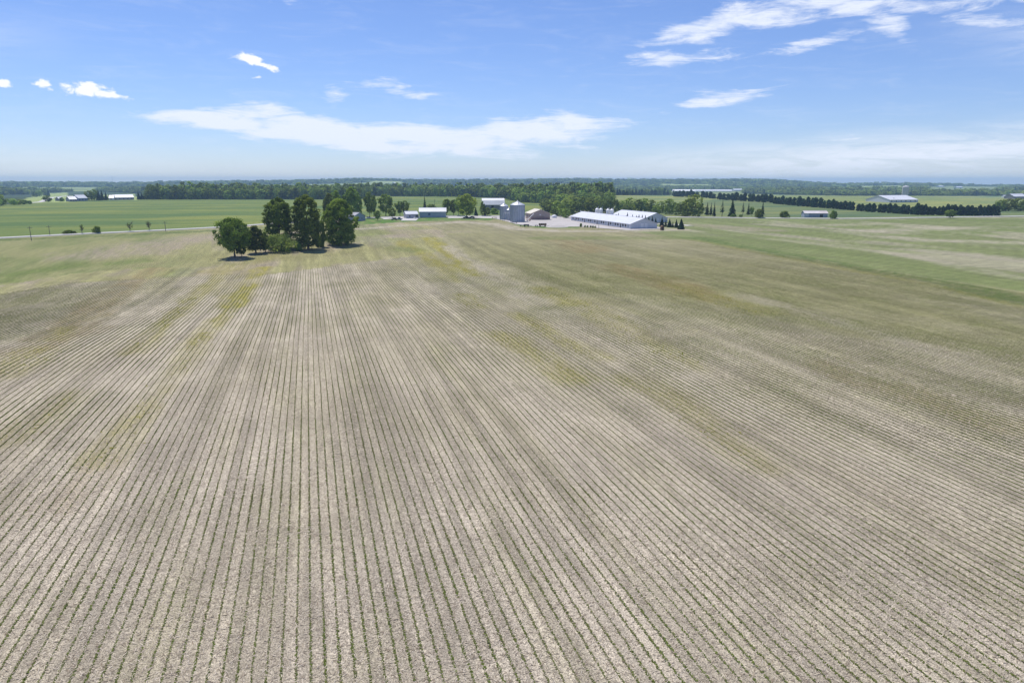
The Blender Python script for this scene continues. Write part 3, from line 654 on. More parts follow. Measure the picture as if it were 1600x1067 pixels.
# farmyard trees
YT = [('yard_oval',516,345,305,20,'tree','tall tree rising between the tall grove trees behind the field, left of the blue house'),
('yard_oval',527,343,301,18,'tree','tree top showing above the dense grove tree, left of its tall neighbour'),
('yard_oval',551,342,296,26,'tree','tallest tree behind the blue grey house'),
('yard_oval',560,340,303,13,'tree','slim dark tree just right of the tallest tree by the blue house'),
('yard_vase',578,341,303,17,'tree','open crowned dark tree right of the blue grey house'),
('yard_vase',584,339,309,10,'tree','thin tree between the open crowned tree and the round one behind the lawn'),
('yard_round',603,338,306,22,'tree','rounded tree on the lawn midway between blue house and garage'),
('yard_round',590,345,330,10,'tree','small lawn tree with its own shadow beside the house'),
('yard_round',613,341,326,13,'tree','small tree in front of the drive, left of the twin trees'),
('yard_vase',625,338,316,14,'tree','left of the twin trees standing left of the garage'),
('yard_vase',634,338,315,14,'tree','right of the twin trees standing left of the garage'),
('slim_spruce',664,333,308,8,'spruce','lone spruce rising behind the white machine shed'),
('shrub',673,331,321,22,'bush','low bushes showing over the white machine shed roof'),
('yard_round',698,337,313,14,'tree','green tree at the right end of the white machine shed'),
('yard_round',709,337,314,14,'tree','second green tree right of the white machine shed'),
('yard_pale',729,341,306.5,31,'tree','broad bright green tree with pale crown left of the old barn'),
('yard_vase',717,338,311,14,'tree','darker tree just behind the broad bright tree'),
('small_spruce',743.5,338,324,7,'spruce','small cone shaped evergreen below the old barn gable'),
('yard_oval',754,338,316,8,'tree','dark tree in front of the left end of the old barn'),
('yard_round',762,338,325,9,'tree','round light shrub tree in front of the old barn wall'),
('shrub',772,335,327,14,'bush','bright green bush between old barn and the small grain bin'),
('small_spruce',757.5,337.5,326,5,'spruce','smallest evergreen between barn tree and round shrub')]
for k, u, v, tp, wd, nm, lb in YT: place(k, nm, lb, 'bush' if nm == 'bush' else 'tree', u, v, tp, wd)

# road side on the left
RT = [('shrub',103,366.6,361,10,'roadside_bush','left low bush of the roadside clump beyond the left road'),
('dark_shrub',109,366.4,360,10,'roadside_bush','middle and tallest bush of the roadside clump'),('shrub',116,366,361.5,8,'roadside_bush','right low bush of the roadside clump'),
('dark_shrub',151.5,365,354.5,12,'roadside_bush','single round dark bush beside the left road')]
for k, u, v, tp, wd, nm, lb in RT: place(k, nm, lb, 'bush', u, v, tp, wd)
def bare_tree(u, v, top, label, spread):
    g = G(u, v); z = Z(g.x, g.y); h = (v-top)*(Vector((g.x, g.y, 0))-cam.location).dot(CF)/FPX
    e = obj('bare_tree', None, loc=(g.x, g.y, z)); tag(e, label, 'tree'); r_ = random.Random(int(u))
    t = MB(); t.tube((0, 0, -.2), (0, 0, h*.95), .17, .05, 6); t.build('trunk', BARK, e)
    b = MB()
    for k in range(16):
        a = r_.uniform(0, 6.28); z0 = h*r_.uniform(.25, .7); L = spread*r_.uniform(.5, 1)*(h*.5)
        p = Vector((0, 0, z0)); q = p+Vector((math.cos(a)*L*.6, math.sin(a)*L*.6, L*.6)); b.tube(p, q, .09, .05, 4)
        for _ in range(3): b.tube(q, q+Vector((r_.uniform(-1, 1), r_.uniform(-1, 1), r_.uniform(.4, 1.2))), .045, .02, 4)
    b.build('branches', BARK, e)
    V, F_, tone, C = crown_mesh('x', h, h*.28*spread+.4, h*.3, ROUND, 16, 8, .4, LEAF_MID, int(u))
    obj('crown', npmesh('sparse_crown', V, F_, [LEAF_MID], attrs=[('tone', 'FACE', tone)]), e)
bare_tree(128.5, 365.8, 351, 'thin nearly bare tree beside the left road, between the bush clump and the round bush', .35)
bare_tree(203.5, 362.5, 348, 'forked sparse tree with spreading bare limbs beside the left road', 1.)
bare_tree(233.5, 360.8, 346, 'sparse small tree beside the left road, nearest the grove', .8)

# hedgerow east of the farm, behind the barns
HB = [('far_round',858,333,318,20),('far_round',872,335,316,22),('far_tall',866,326,312,18),('far_round',886,334,313,24),('far_tall',900,336,316,20),('far_round',895,327,308,24),('far_round',912,331,310,22),
('far_round',925,334,314,22),('far_tall',938,330,309,17),('far_round',948,333,313,20),('far_tall',962,331,313,13),('far_round',852,325,312,18),('far_round',880,322,305,24),('far_round',910,322,303,24),('far_round',935,320,301,24),('far_round',925,327,309,20),('far_round',950,322,302,18),('far_tall',885,341,327,12),('far_round',878,339,327,14),('far_round',868,338,326,14)]
HB.sort(key=lambda q: q[1])
for i, (k, u, v, tp, wd) in enumerate(HB): place(k, 'tree', ordinal(i, len(HB))+', leafy tree in the dark wood behind the long barn', 'tree', u, v, tp, wd, 'trees of the wood behind the long barn')
HC = [('far_round',972,331,315,16),('far_round',985,330,311,20),('far_tall',998,331,313,14),('far_round',1007,331,312,20),('far_round',1018,332,314,16),('far_round',1032,333,316,16),('far_round',1045,335,313,20),('far_tall',1058,337,319,11),
('far_round',1068,338,317,16),('far_round',978,332,321,16),('far_round',1026,335,322,14)]
HC.sort(key=lambda q: q[1])
for i, (k, u, v, tp, wd) in enumerate(HC): place(k, 'tree', ordinal(i, len(HC))+', leafy tree in the hedgerow behind the rear barn roof', 'tree', u, v, tp, wd, 'hedgerow trees behind the rear barn')
place('far_round', 'tree', 'largest rounded dark tree in the hedgerow right of the barns', 'tree', 1086, 339, 307.5, 27)
place('far_round', 'tree', 'mid green tree leaning against the left side of the largest hedgerow tree', 'tree', 1073, 338.5, 314, 16)
CN = [('slim_spruce',1104.5,337,317.5,9,'slim dark spruce nearest the largest hedgerow tree'),('slim_spruce',1110.5,337,318,6,'second, thinner spruce right of the largest hedgerow tree'),('slim_spruce',1115.5,339,317,6,'third spruce from the hedgerow, narrow and pointed'),
('bare_spruce',1128,339,314.5,9,'spruce with bare lower trunk standing alone between two gaps'),('spruce',1143.5,338.5,312,12,'tallest and fullest spruce of the line by the right road'),('bare_spruce',1160.5,337,317,7,'spruce just right of the tallest one, trunk showing below'),
('slim_spruce',1169,336.5,318,7,'dark spruce beside a paler leafy tree in the line'),('slim_spruce',1191,337,315,7,'last spruce of the line, rising behind the round bush')]
for k, u, v, tp, wd, lb in CN: place(k, 'spruce', lb, 'tree', u, v, tp, wd)
place('yard_vase', 'tree', 'small pale leafy tree between two spruces by the right road', 'tree', 1174.5, 338, 324, 7)
place('dark_shrub', 'roadside_bush', 'large round bush below the last spruce of the line', 'bush', 1186, 341, 328.5, 14)
place('dark_shrub', 'roadside_bush', 'little bush at the foot of the tallest spruce', 'bush', 1145, 340, 335, 8)
place('dark_shrub', 'roadside_bush', 'tiny bush between the tallest spruce and its right neighbour', 'bush', 1157.5, 340, 336, 6)
place('dark_shrub', 'roadside_bush', 'lone round bush in the gap between the spruces and the grey shed', 'bush', 1225.5, 341, 331, 14)
place('dark_shrub', 'tree', 'small dark round tree at the right end of the grey shed', 'tree', 1301.5, 342, 330.5, 11)
place('yard_round', 'tree', 'round dark tree on a short trunk in front of the long windbreak', 'tree', 1484.5, 341.5, 328.5, 15)

# single-mesh copies for far trees
WH = {k: joined(k) for k in ('far_round', 'far_tall', 'cedar', 'spruce', 'dark_shrub')}
def farcopy(key, name, label, group, u, v, top, wpx):
    g = G(u, v); z = Z(g.x, g.y); D = (Vector((g.x, g.y, z))-cam.location).dot(CF); _, _, ph, pr = protos[key]
    o = obj(name, WH[key], loc=(g.x, g.y, z-.1), rz=random.uniform(0, 6.28)); sw = wpx*D/FPX/2/pr; o.scale = (sw, sw, (v-top)*D/FPX/ph)
    tag(o, label, 'tree', group); return o
def windbreak(a, b, n, hpx, label, group, wpx=None):
    for i in range(n):
        t = (i+.5+random.uniform(-.18, .18))/n; u = a[0]+(b[0]-a[0])*t; v = a[1]+(b[1]-a[1])*t; sp = abs(b[0]-a[0])/n
        farcopy('cedar', 'windbreak_tree', ordinal(i, n)+', '+label, group, u, v, v-hpx*random.uniform(.82, 1.15), (wpx or sp*1.6)*random.uniform(.85, 1.15))
windbreak((1054,307.5), (1092,308.5), 7, 10, 'dark evergreen in front of the long white barn roofs far back', 'windbreak clump before the far white barns')
windbreak((1095,308.5), (1118,311), 4, 9, 'dark evergreen in the short clump after the far barn clump', 'short windbreak clump')
windbreak((1122,312), (1206,317), 13, 12, 'dark evergreen in the windbreak above the tallest spruce', 'windbreak above the spruce line')
windbreak((1208,318.5), (1243,321.5), 6, 12, 'dark evergreen in the short windbreak between two gaps', 'short windbreak between the gaps')
windbreak((1245,322), (1336,329), 14, 13.5, 'dark evergreen in the windbreak behind the grey shed', 'windbreak behind the grey shed')
windbreak((1338,329.5), (1367,332), 5, 12.5, 'dark evergreen in the clump right of the grey shed windbreak', 'small clump in the windbreak')
windbreak((1371,332), (1428,335.5), 8, 13.5, 'dark evergreen in the windbreak below the white pole barn', 'windbreak below the pole barn')
windbreak((1429,336), (1560,338), 20, 16, 'dark evergreen in the dense right stretch of the windbreak', 'dense right stretch of the windbreak')
for i, (u, v, tp, wd) in enumerate(((1562,330,314,16),(1568,326,313,14),(1575,330,312,18),(1590,330,311,20),(1606,330,311,20),(1622,330,312,20))):
    farcopy('far_round', 'tree', ordinal(i, 6)+', dark leafy tree in the copse at the right edge', 'copse at the right edge', u, v, tp, wd)
VFU = [-900,0,60,130,215,231,232,560,580,700,740,787,815,853,955,956,1054,1060,1155,1320,1600,2600]
VFV = [318,306,302,299,303,304,311.6,311.6,306.5,307.3,307.8,310.5,316,318,321,305.2,305.2,302.4,302.8,306.4,306.6,306.4]
random.seed(22)
u = 234.
while u < 956:      # front rank of the woodlot
    v = float(np.interp(u, VFU, VFV))+random.uniform(-.2, .3); k = random.choice(['far_round', 'far_round', 'far_tall'])
    farcopy(k, 'woodlot_tree', 'leafy tree in the front rank of the long woodlot', 'front rank of the woodlot', u, v, v-random.uniform(13, 19.5)*(1 if u < 570 else .92), random.uniform(8.5, 14.5)); u += random.uniform(4.6, 7.4)
for i in range(20):
    u = 959+i*4.9+random.uniform(-.8, .8)
    farcopy(random.choice(['spruce', 'far_round', 'cedar']), 'belt_tree', ordinal(i, 20)+', dark tree in the far belt behind the pale hay field', 'far belt behind the hay field', u, 305.4, 305.4-random.uniform(8, 11), random.uniform(5, 8))
LC = [(k_, u_, v_, t_, w_) for k_, u_, v_, t_, w_ in (('far_round',3,321,305,16),('far_round',-6,322,304,18),('far_round',22,320.5,311,12),('far_round',30,320,312,12),('dark_shrub',46,319,314,8),('far_round',75,315.5,306,12),('dark_shrub',38,319.5,313,8),
('far_round',140,313.5,299,14),('far_round',148,313,297,12),('spruce',155,313.2,297,8),('spruce',160,313,298,7),('spruce',166,313,300,6),('far_round',172,312.5,305,8),('spruce',128,314,305,6),('dark_shrub',97,315,309,7),('spruce',108,314.6,306,5),
('spruce',217,312,299,6),('spruce',222,312,301,6),('far_round',228,311.8,303,9),('far_round',196,312.3,307,5),
('far_round',20,305,295,10),('spruce',27,304,294,6),('far_round',34,304.5,296,12),('far_round',43,304.5,297,9),('far_round',62,307,298,9),('far_round',70,306,296.5,9),('spruce',76,306.5,296,5),('far_round',55,308,300,9))]
for i, (k, u, v, tp, wd) in enumerate(LC):
    if v > 310 and u < 100: lb, gp = 'dark tree at the far crest of the left field', 'trees at the far left crest'
    elif v > 310: lb, gp = 'dark tree around the white roofed farm at left', 'trees around the left farm'
    else: lb, gp = 'dark tree in the distant clumps behind the left farm lane', 'distant clumps at far left'
    mates = [q for q in LC if (q[2] > 310) == (v > 310) and (v < 310 or (q[1] < 100) == (u < 100))]; mates.sort(key=lambda q: q[1]); lb = ordinal(mates.index((k, u, v, tp, wd)), len(mates))+', '+lb
    farcopy(k, 'tree', lb, gp, u, v, tp, wd)

# far woods as one mass
def woods():
    pts, sc, idx, rt = [], [], [], []
    r = 840.
    r_ = np.random.default_rng(5)
    while r < 6400:
        s = 9.6*(r/1000)**.95; n = int(2*R(46)*r/s); az = AZC+np.linspace(-R(46), R(46), n)+r_.uniform(-.5, .5, n)*s/r
        rr = r+r_.uniform(-.5, .5, n)*s; x = rr*np.sin(az); y = rr*np.cos(az); z = terr(x, y); uu, vv = project(x, y, z)
        vf = np.interp(uu, VFU, VFV)-.25
        ok = (vv < vf) if r < 3300 else np.ones(n, bool)
        ok &= ~inpoly(x, y, FAR_W['left_green'][0])&~inpoly(x, y, FAR_W['right_hay'][0])&~inpoly(x, y, FAR_W['right_mid'][0])
        for pl in STRIP_W: ok &= ~inpoly(x, y, pl)
        if r > 3300: ok &= fbm(x/420, y/240, 53, 2) < .59
        hh = .72+.55*fbm(x/60, y/60, 88, 2)
        right = ss(uu, 955, 960)*(r < 2600); hh = hh*(1-.38*right)*(.80 if r > 2600 else 1.)
        hh = hh*r_.uniform(.55, 1.3, n)
        pts.append(np.column_stack([x, y, z-.3])[ok]); sc.append(np.column_stack([np.full(n, 1.)*max(.85, s/12.5)*r_.uniform(.8, 1.2, n)]*2+[hh])[ok]); idx.append(r_.integers(0, 5, n)[ok]); rt.append(r_.uniform(0, 6.28, n)[ok])
        r += s
    P = np.concatenate(pts); print('woods', len(P))
    me = bpy.data.meshes.new('woodland'); me.vertices.add(len(P)); me.vertices.foreach_set('co', P.astype(np.float32).ravel())
    a = me.attributes.new('sc', 'FLOAT_VECTOR', 'POINT'); a.data.foreach_set('vector', np.concatenate(sc).astype(np.float32).ravel())
    a = me.attributes.new('ix', 'INT', 'POINT'); a.data.foreach_set('value', np.concatenate(idx).astype(np.int32))
    a = me.attributes.new('rot', 'FLOAT_VECTOR', 'POINT'); q = np.zeros((len(P), 3), np.float32); q[:, 2] = np.concatenate(rt); a.data.foreach_set('vector', q.ravel())
    c = bpy.data.collections.new('woodland_kinds')
    for i, (pf, hh, rd, sd_) in enumerate(((ROUND, 17, 6.2, 61), (COLUMN, 19, 5, 62), (ROUND, 15, 6.8, 63), (OVAL, 18, 5.4, 64))):
        V, F_, tn, C = crown_mesh('k', hh, rd, .5, pf, 26, 16, 2.4, WOODLEAF, sd_, .4)
        o = bpy.data.objects.new('woodland_kind', npmesh('woodland_kind', V, F_, [WOODLEAF], attrs=[('tone', 'FACE', tn)])); c.objects.link(o)
    V, F_, tn = spruce_arrays(19, 3.8, 66, 11, 10, 2.2, .05)
    c.objects.link(bpy.data.objects.new('woodland_kind', npmesh('woodland_kind', V, F_, [NEEDLE], attrs=[('tone', 'FACE', tn)])))
    o = obj('woodland', me); tag(o, 'wide band of woods fading to blue hills along the whole horizon', 'woods', kind='stuff')
    ng = bpy.data.node_groups.new('scatter', 'GeometryNodeTree')
    ng.interface.new_socket('Geometry', in_out='INPUT', socket_type='NodeSocketGeometry'); ng.interface.new_socket('Geometry', in_out='OUTPUT', socket_type='NodeSocketGeometry')
    N, L = ng.nodes, ng.links; gi = N.new('NodeGroupInput'); go = N.new('NodeGroupOutput'); ci = N.new('GeometryNodeCollectionInfo'); ci.inputs[0].default_value = c
    ci.inputs['Separate Children'].default_value = True; ci.inputs['Reset Children'].default_value = True
    ip = N.new('GeometryNodeInstanceOnPoints'); ip.inputs['Pick Instance'].default_value = True
    def na(nm, ty):
        n = N.new('GeometryNodeInputNamedAttribute'); n.data_type = ty; n.inputs[0].default_value = nm; return n.outputs[0]
    L.new(gi.outputs[0], ip.inputs['Points']); L.new(ci.outputs[0], ip.inputs['Instance']); L.new(na('ix', 'INT'), ip.inputs['Instance Index'])
    L.new(na('rot', 'FLOAT_VECTOR'), ip.inputs['Rotation']); L.new(na('sc', 'FLOAT_VECTOR'), ip.inputs['Scale']); L.new(ip.outputs[0], go.inputs[0])
    md = o.modifiers.new('scatter', 'NODES'); md.node_group = ng
woods()

# ------------------------------------------------------------------ buildings
WHITE_ROOF = mat('white_metal_roof', (.62, .63, .66), .45, .05, .5, .4, dirt=(.5, .5, .51)); WHITE_WALL = mat('white_siding', (.62, .64, .68), .7, .05, .6)
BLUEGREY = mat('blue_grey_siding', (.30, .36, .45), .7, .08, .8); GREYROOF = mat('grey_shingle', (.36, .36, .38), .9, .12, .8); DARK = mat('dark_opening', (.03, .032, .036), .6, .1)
BARNWOOD = mat('weathered_barn_board', (.27, .25, .26), .9, .25, .8, stretch=(3, 3, .4)); TINROOF = mat('galvanised_roof', (.72, .71, .70), .5, .07, .4, .4, dirt=(.5, .46, .42))
TANWALL = mat('tan_board_wall', (.36, .29, .25), .85, .15, .6); BRICKBAND = mat('reddish_wall_base', (.30, .20, .17), .9, .15, .8); CREAM = mat('cream_roof', (.62, .57, .47), .6, .08, .4)
STEEL = mat('galvanised_steel', (.42, .46, .52), .42, .1, .5, .5, .45); STEELD = mat('steel_stiffener', (.30, .34, .40), .5, .1, .5, .5, .4); STEELROOF = mat('bin_roof_steel', (.66, .67, .69), .4, .05, .6, .5, .3)
WHITE = mat('white_paint', (.78, .78, .78), .5, .03, 1.); TRIM = mat('white_trim', (.7, .71, .72), .6, .03, 1.); CURTAIN = mat('pale_barn_wall', (.60, .62, .66), .8, .08, .8)
RUST = mat('rusty_roof', (.44, .36, .31), .8, .2, .5); BROWNP = mat('brown_board', (.16, .10, .06), .9, .2, 1.); RUBBER = mat('rubber', (.03, .03, .03), .9, .1, 1.)
BLUEP = mat('dark_blue_paint', (.06, .10, .2), .6, .1, 1.); RED = mat('faded_red_paint', (.30, .07, .05), .6, .15, 1.); GLASS = mat('dark_glass', (.04, .05, .07), .15, .05, 1., .6)
STONE = mat('stone_base', (.33, .31, .29), .95, .2, 1.5); SILOC = mat('concrete_stave', (.52, .52, .54), .9, .1, .8)

def gable(name, label, cat, A, L, Dp, wh, rh, ang, wall, roof, axis='x', over=.5, base=0.):
    """A front-left corner. local x runs along the front, y goes back. axis = ridge direction"""
    z = min(Z(A.x, A.y), Z(A.x+L*math.cos(ang), A.y+L*math.sin(ang)))+base
    e = obj(name, None, loc=(A.x, A.y, z), rz=ang); tag(e, label, cat); m = MB()
    if axis == 'x':
        m.poly([(0,0,-1),(L,0,-1),(L,0,wh),(0,0,wh)]).poly([(L,Dp,-1),(0,Dp,-1),(0,Dp,wh),(L,Dp,wh)])
        m.poly([(0,Dp,-1),(0,0,-1),(0,0,wh),(0,Dp/2,rh),(0,Dp,wh)]).poly([(L,0,-1),(L,Dp,-1),(L,Dp,wh),(L,Dp/2,rh),(L,0,wh)])
        s = (rh-wh)/(Dp/2); ez = wh-over*s; pr = [(-over, ez), (Dp/2, rh), (Dp+over, ez)]; t = .22; o_ = .4
        r = MB()
        for (y0, z0), (y1, z1) in ((pr[0], pr[1]), (pr[1], pr[2])):
            b = len(r.v); r.v += [(-o_, y0, z0+.03), (L+o_, y0, z0+.03), (L+o_, y1, z1+.03), (-o_, y1, z1+.03), (-o_, y0, z0+t), (L+o_, y0, z0+t), (L+o_, y1, z1+t), (-o_, y1, z1+t)]
            for q in ((0,3,2,1),(4,5,6,7),(0,1,5,4),(2,3,7,6),(1,2,6,5),(3,0,4,7)): r.f.append(tuple(b+i for i in q))
    else:
        m.poly([(0,0,-1),(L,0,-1),(L,0,wh),(L/2,0,rh),(0,0,wh)]).poly([(L,Dp,-1),(0,Dp,-1),(0,Dp,wh),(L/2,Dp,rh),(L,Dp,wh)])
        m.poly([(0,Dp,-1),(0,0,-1),(0,0,wh),(0,Dp,wh)]).poly([(L,0,-1),(L,Dp,-1),(L,Dp,wh),(L,0,wh)])
        s = (rh-wh)/(L/2); ez = wh-over*s; pr = [(-over, ez), (L/2, rh), (L+over, ez)]; t = .22; o_ = .4
        r = MB()
        for (x0, z0), (x1, z1) in ((pr[0], pr[1]), (pr[1], pr[2])):
            b = len(r.v); r.v += [(x0, -o_, z0+.03), (x0, Dp+o_, z0+.03), (x1, Dp+o_, z1+.03), (x1, -o_, z1+.03), (x0, -o_, z0+t), (x0, Dp+o_, z0+t), (x1, Dp+o_, z1+t), (x1, -o_, z1+t)]
            for q in ((0,1,2,3),(4,7,6,5),(0,4,5,1),(2,6,7,3),(1,5,6,2),(3,7,4,0)): r.f.append(tuple(b+i for i in q))
    m.build('wall', wall, e); rf = r.build('roof', roof, e)
    if axis == 'x': MB().box(-.42, L+.42, Dp/2-.25, Dp/2+.25, rh+.16, rh+.3).build('ridge_cap', roof, rf)
    else: MB().box(L/2-.25, L/2+.25, -.42, Dp+.42, rh+.16, rh+.3).build('ridge_cap', roof, rf)
    return e
def front_box(e, name, m, x0, x1, z0, z1, out=.06, y=0.):      # panel proud of the front wall
    return MB().box(x0, x1, y-out, y+.02, z0, z1).build(name, m, e)
def side_box(e, name, m, y0, y1, z0, z1, x=0., out=.06): return MB().box(x-out, x+.02, y0, y1, z0, z1).build(name, m, e)

# long poultry barn : runs along the crop rows, gable end towards the camera
LX0, LX1, LY0, LY1 = 173.0, 189.5, 354.0, 447.0
e = gable('long_barn', 'long low white barn with a row of openings, in front of the rear barn', 'barn', Vector((LX0, LY0, 0)), LX1-LX0, LY1-LY0, 2.75, 5.7, 0., CURTAIN, WHITE_ROOF, 'y', .6)
nb = 26
for i in range(nb):
    y = 2.2+i*(LY1-LY0-4)/nb
    if i in (3, 8, 13, 19, 24): side_box(e, 'door', DARK, y, y+1.2, 0.05, 2.2, 0, .07)
    else: side_box(e, 'window', DARK if i % 3 else BLUEGREY, y, y+1.9, .95, 2.15, 0, .06)
    side_box(e, 'post', TRIM, y+2.6, y+2.95, 0.02, 2.7, 0, .12)
for i in range(12):
    y = 5+i*8.4; mb = MB().box(LX1-LX0-.02, LX1-LX0+.06, y, y+1.9, .95, 2.15); mb.build('window', DARK, e)
d = front_box(e, 'door', WHITE, 6.2, 10.4, .05, 2.9); MB().box(8.25, 8.35, -.1, -.06, .1, 2.85).build('door_gap', DARK, d)
front_box(e, 'foundation', STONE, -.02, 16.52, -.4, .3, .12)
for i in range(7):
    MB().box(8.0, 8.5, 8+i*14.5, 8.9+i*14.5, 5.7, 6.35).build('ridge_vent', TRIM, e)
# rear barn
g1 = Vector((213.5, 408, 0))
e = gable('rear_barn', 'shorter white barn behind the long one, half hidden by small spruces', 'barn', Vector((207.5, 404, 0)), 16., 52., 2.9, 6.1, 0., CURTAIN, WHITE_ROOF, 'y', .6)
for i in range(8): side_box(e, 'window', DARK, 3+i*6, 4.8+i*6, 1, 2.2)
front_box(e, 'door', WHITE, 6.2, 9.8, .05, 2.7)
# feed bins at the far side of the long barn
def feed_bin(u, v, label):
    g = G(u, v); z = Z(g.x, g.y); e = obj('feed_bin', None, loc=(g.x, g.y, z)); tag(e, label, 'feed bin', 'feed bins between the two barns')
    MB().rev([(.15, 1.3), (1.35, 2.9), (1.35, 6.1), (1.45, 6.1)], 16).build('tank', WHITE, e, smooth=False)
    c = MB().rev([(1.45, 6.1), (.3, 7.1), (.3, 7.4), (.01, 7.5)], 16).build('cone_roof', WHITE, e)
    MB().tube((.9, 0, 6.4), (1.2, .3, 8.1), .09, .09).build('fill_pipe', TRIM, c)
    for a in (.8, 2.35, 3.9, 5.5): MB().tube((1.3*math.cos(a), 1.3*math.sin(a), -.1), (1.3*math.cos(a), 1.3*math.sin(a), 3.), .08, .08, 5).build('leg', TRIM, e)
for (u, v), lb in zip(((932.5,340.5),(938.5,340.7),(949.5,341.7),(955.5,342)), ('leftmost of the four white feed bins behind the long barn roof', 'second white feed bin from the left behind the long barn', 'third white feed bin, left of the right pair', 'rightmost white feed bin behind the long barn')): feed_bin(u, v, lb)
# spruces between the barns and at the gable end
for i, (u, v, tp, wd) in enumerate(((966,345,333.5,5),(980,348,333,6),(988,349,336,6),(994,350,337,5.5),(998,350.5,336,6),(1003,351,336.5,6),(1008,351.5,337,6),(1013.5,352,338.5,6.5),(1019,352.5,339,6),(1024,353,341,6))):
    place('small_spruce', 'spruce', ordinal(i, 10)+', small dark spruce in the line between the two barns', 'tree', u, v, tp, wd, 'spruces between the two barns')
for (k, u, v, tp, wd), lb in zip((('spruce',1034,354.5,340,8),('slim_spruce',1040,354.8,343,6),('small_spruce',1046,355.4,342.5,8.5),('slim_spruce',1051,355.8,346,5),('small_spruce',1056.5,356,343.5,7),('small_spruce',1064,358.5,342.5,11.5)),
    ('tall dark spruce right at the corner of the long barn gable', 'slim spruce second from the long barn gable', 'full spruce third from the long barn gable', 'smallest spruce between two fuller ones right of the barns', 'spruce next to last in the row right of the barns', 'widest spruce, at the right end of the row beside the barns')):
    place(k, 'spruce', lb, 'tree', u, v, tp, wd)

# white machine shed and garage
def face(p, q): return math.atan2(q.y-p.y, q.x-p.x)
p, q = G(655.5, 340.4), G(697, 340.2)
e = gable('machine_shed', 'large white roofed machine shed with pale blue grey wall', 'shed', p, (q-p).length, 11, 4.4, 6.9, face(p, q), mat('pale_shed_wall', (.40, .45, .54), .7, .06, .5), WHITE_ROOF)
L_ = (q-p).length; bq = MB(); cx_, cz_ = L_*.37, 2.5     # eight-pointed quilt star on the wall
for k in range(8):
    a = k*math.pi/4; bq.poly([(cx_, -.09, cz_), (cx_+.5*math.cos(a+.39), -.09, cz_+.5*math.sin(a+.39)), (cx_+1.05*math.cos(a), -.09, cz_+1.05*math.sin(a)), (cx_+.5*math.cos(a-.39), -.09, cz_+.5*math.sin(a-.39))])
bd = MB().box(cx_-.95, cx_+.95, -.07, .02, cz_-.95, cz_+.95).build('quilt_board', BLUEGREY, e); bq.build('quilt_star', BLUEP, bd)
front_box(e, 'base_board', STEELD, -.02, L_+.02, -.3, .35, .08)
p2, q2 = G(634.8, 341.6), G(654.5, 341.2)
e = gable('garage', 'low white roofed garage attached left of the machine shed, one bay open', 'garage', p2, (q2-p2).length-.6, 8, 3.1, 4.9, face(p2, q2), mat('lilac_grey_wall', (.42, .43, .49), .75, .06, .5), WHITE_ROOF)
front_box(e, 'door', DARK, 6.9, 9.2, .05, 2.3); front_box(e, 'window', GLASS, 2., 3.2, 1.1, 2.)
# blue house
p, q = G(552.5, 346.4), G(572, 344.6)
ang = face(p, q)
e = gable('house', 'blue grey house with pale hipped roof line between the grove and the lawn trees', 'house', p, (q-p).length*.95, 10, 3.2, 5.6, ang, BLUEGREY, GREYROOF, 'y', .5)
Lh = (q-p).length*.95
f = front_box(e, 'window', TRIM, Lh*.3-.6, Lh*.3+.6, 1.1, 2.3, .05); MB().box(Lh*.3-.5, Lh*.3+.5, -.07, -.05, 1.2, 2.2).build('pane', GLASS, f)
f = front_box(e, 'window', TRIM, Lh*.7-.6, Lh*.7+.6, 1.1, 2.3, .05); MB().box(Lh*.7-.5, Lh*.7+.5, -.07, -.05, 1.2, 2.2).build('pane', GLASS, f)
MB().box(Lh*.2, Lh*.2+.8, 5, 5.8, 4.2, 6.6).build('chimney', STONE, e)
p = G(551, 341.5)
e = gable('house_wing', 'low grey wing roof at the left behind the blue house', 'house', p, 7, 7, 3, 5.2, ang+.3, BLUEGREY, GREYROOF)
front_box(e, 'window', GLASS, 2, 3.4, 1, 2.1)

# old gambrel barn
p, q = G(754, 328.6), G(788, 328.6)
L = (q-p).length; ang = face(p, q)+.10; Dp = 13.; z = Z(p.x, p.y)
e = obj('old_barn', None, loc=(p.x, p.y, z), rz=ang); tag(e, 'old grey board barn with a light gambrel roof behind the small grain bin', 'barn')
prof = [(0, -1), (Dp, -1), (Dp, 5.2), (Dp-2.6, 8.6), (Dp/2, 10.6), (2.6, 8.6), (0, 5.2)]
m = MB()
for x in (0, L): m.poly([(x, y, zz) for y, zz in (prof if x else prof[::-1])])
m.poly([(0,0,-1),(L,0,-1),(L,0,5.2),(0,0,5.2)]).poly([(L,Dp,-1),(0,Dp,-1),(0,Dp,5.2),(L,Dp,5.2)]); m.build('wall', BARNWOOD, e)
r = MB(); rp = [(-.5, 4.8), (2.55, 8.75), (Dp/2, 10.8), (Dp-2.55, 8.75), (Dp+.5, 4.8)]
for (y0, z0), (y1, z1) in zip(rp[:-1], rp[1:]):
    b = len(r.v); r.v += [(-.5, y0, z0), (L+.5, y0, z0), (L+.5, y1, z1), (-.5, y1, z1), (-.5, y0, z0+.2), (L+.5, y0, z0+.2), (L+.5, y1, z1+.2), (-.5, y1, z1+.2)]
    for qd in ((0,3,2,1),(4,5,6,7),(0,1,5,4),(2,3,7,6),(1,2,6,5),(3,0,4,7)): r.f.append(tuple(b+i for i in qd))
r.build('roof', TINROOF, e); front_box(e, 'stone_base', STONE, -.05, L+.05, -.8, 1.4, .12); front_box(e, 'door', DARK, L*.40, L*.52, 1.45, 4.4); front_box(e, 'window', DARK, L*.12, L*.16, 2.2, 3.3); front_box(e, 'window', DARK, L*.75, L*.79, 2.2, 3.3)
for i in range(int(L/1.5)): front_box(e, 'batten', BARNWOOD, i*1.5+.7, i*1.5+.85, 1.42, 4.75, .05) if not L*.38 < i*1.5+.8 < L*.54 else None

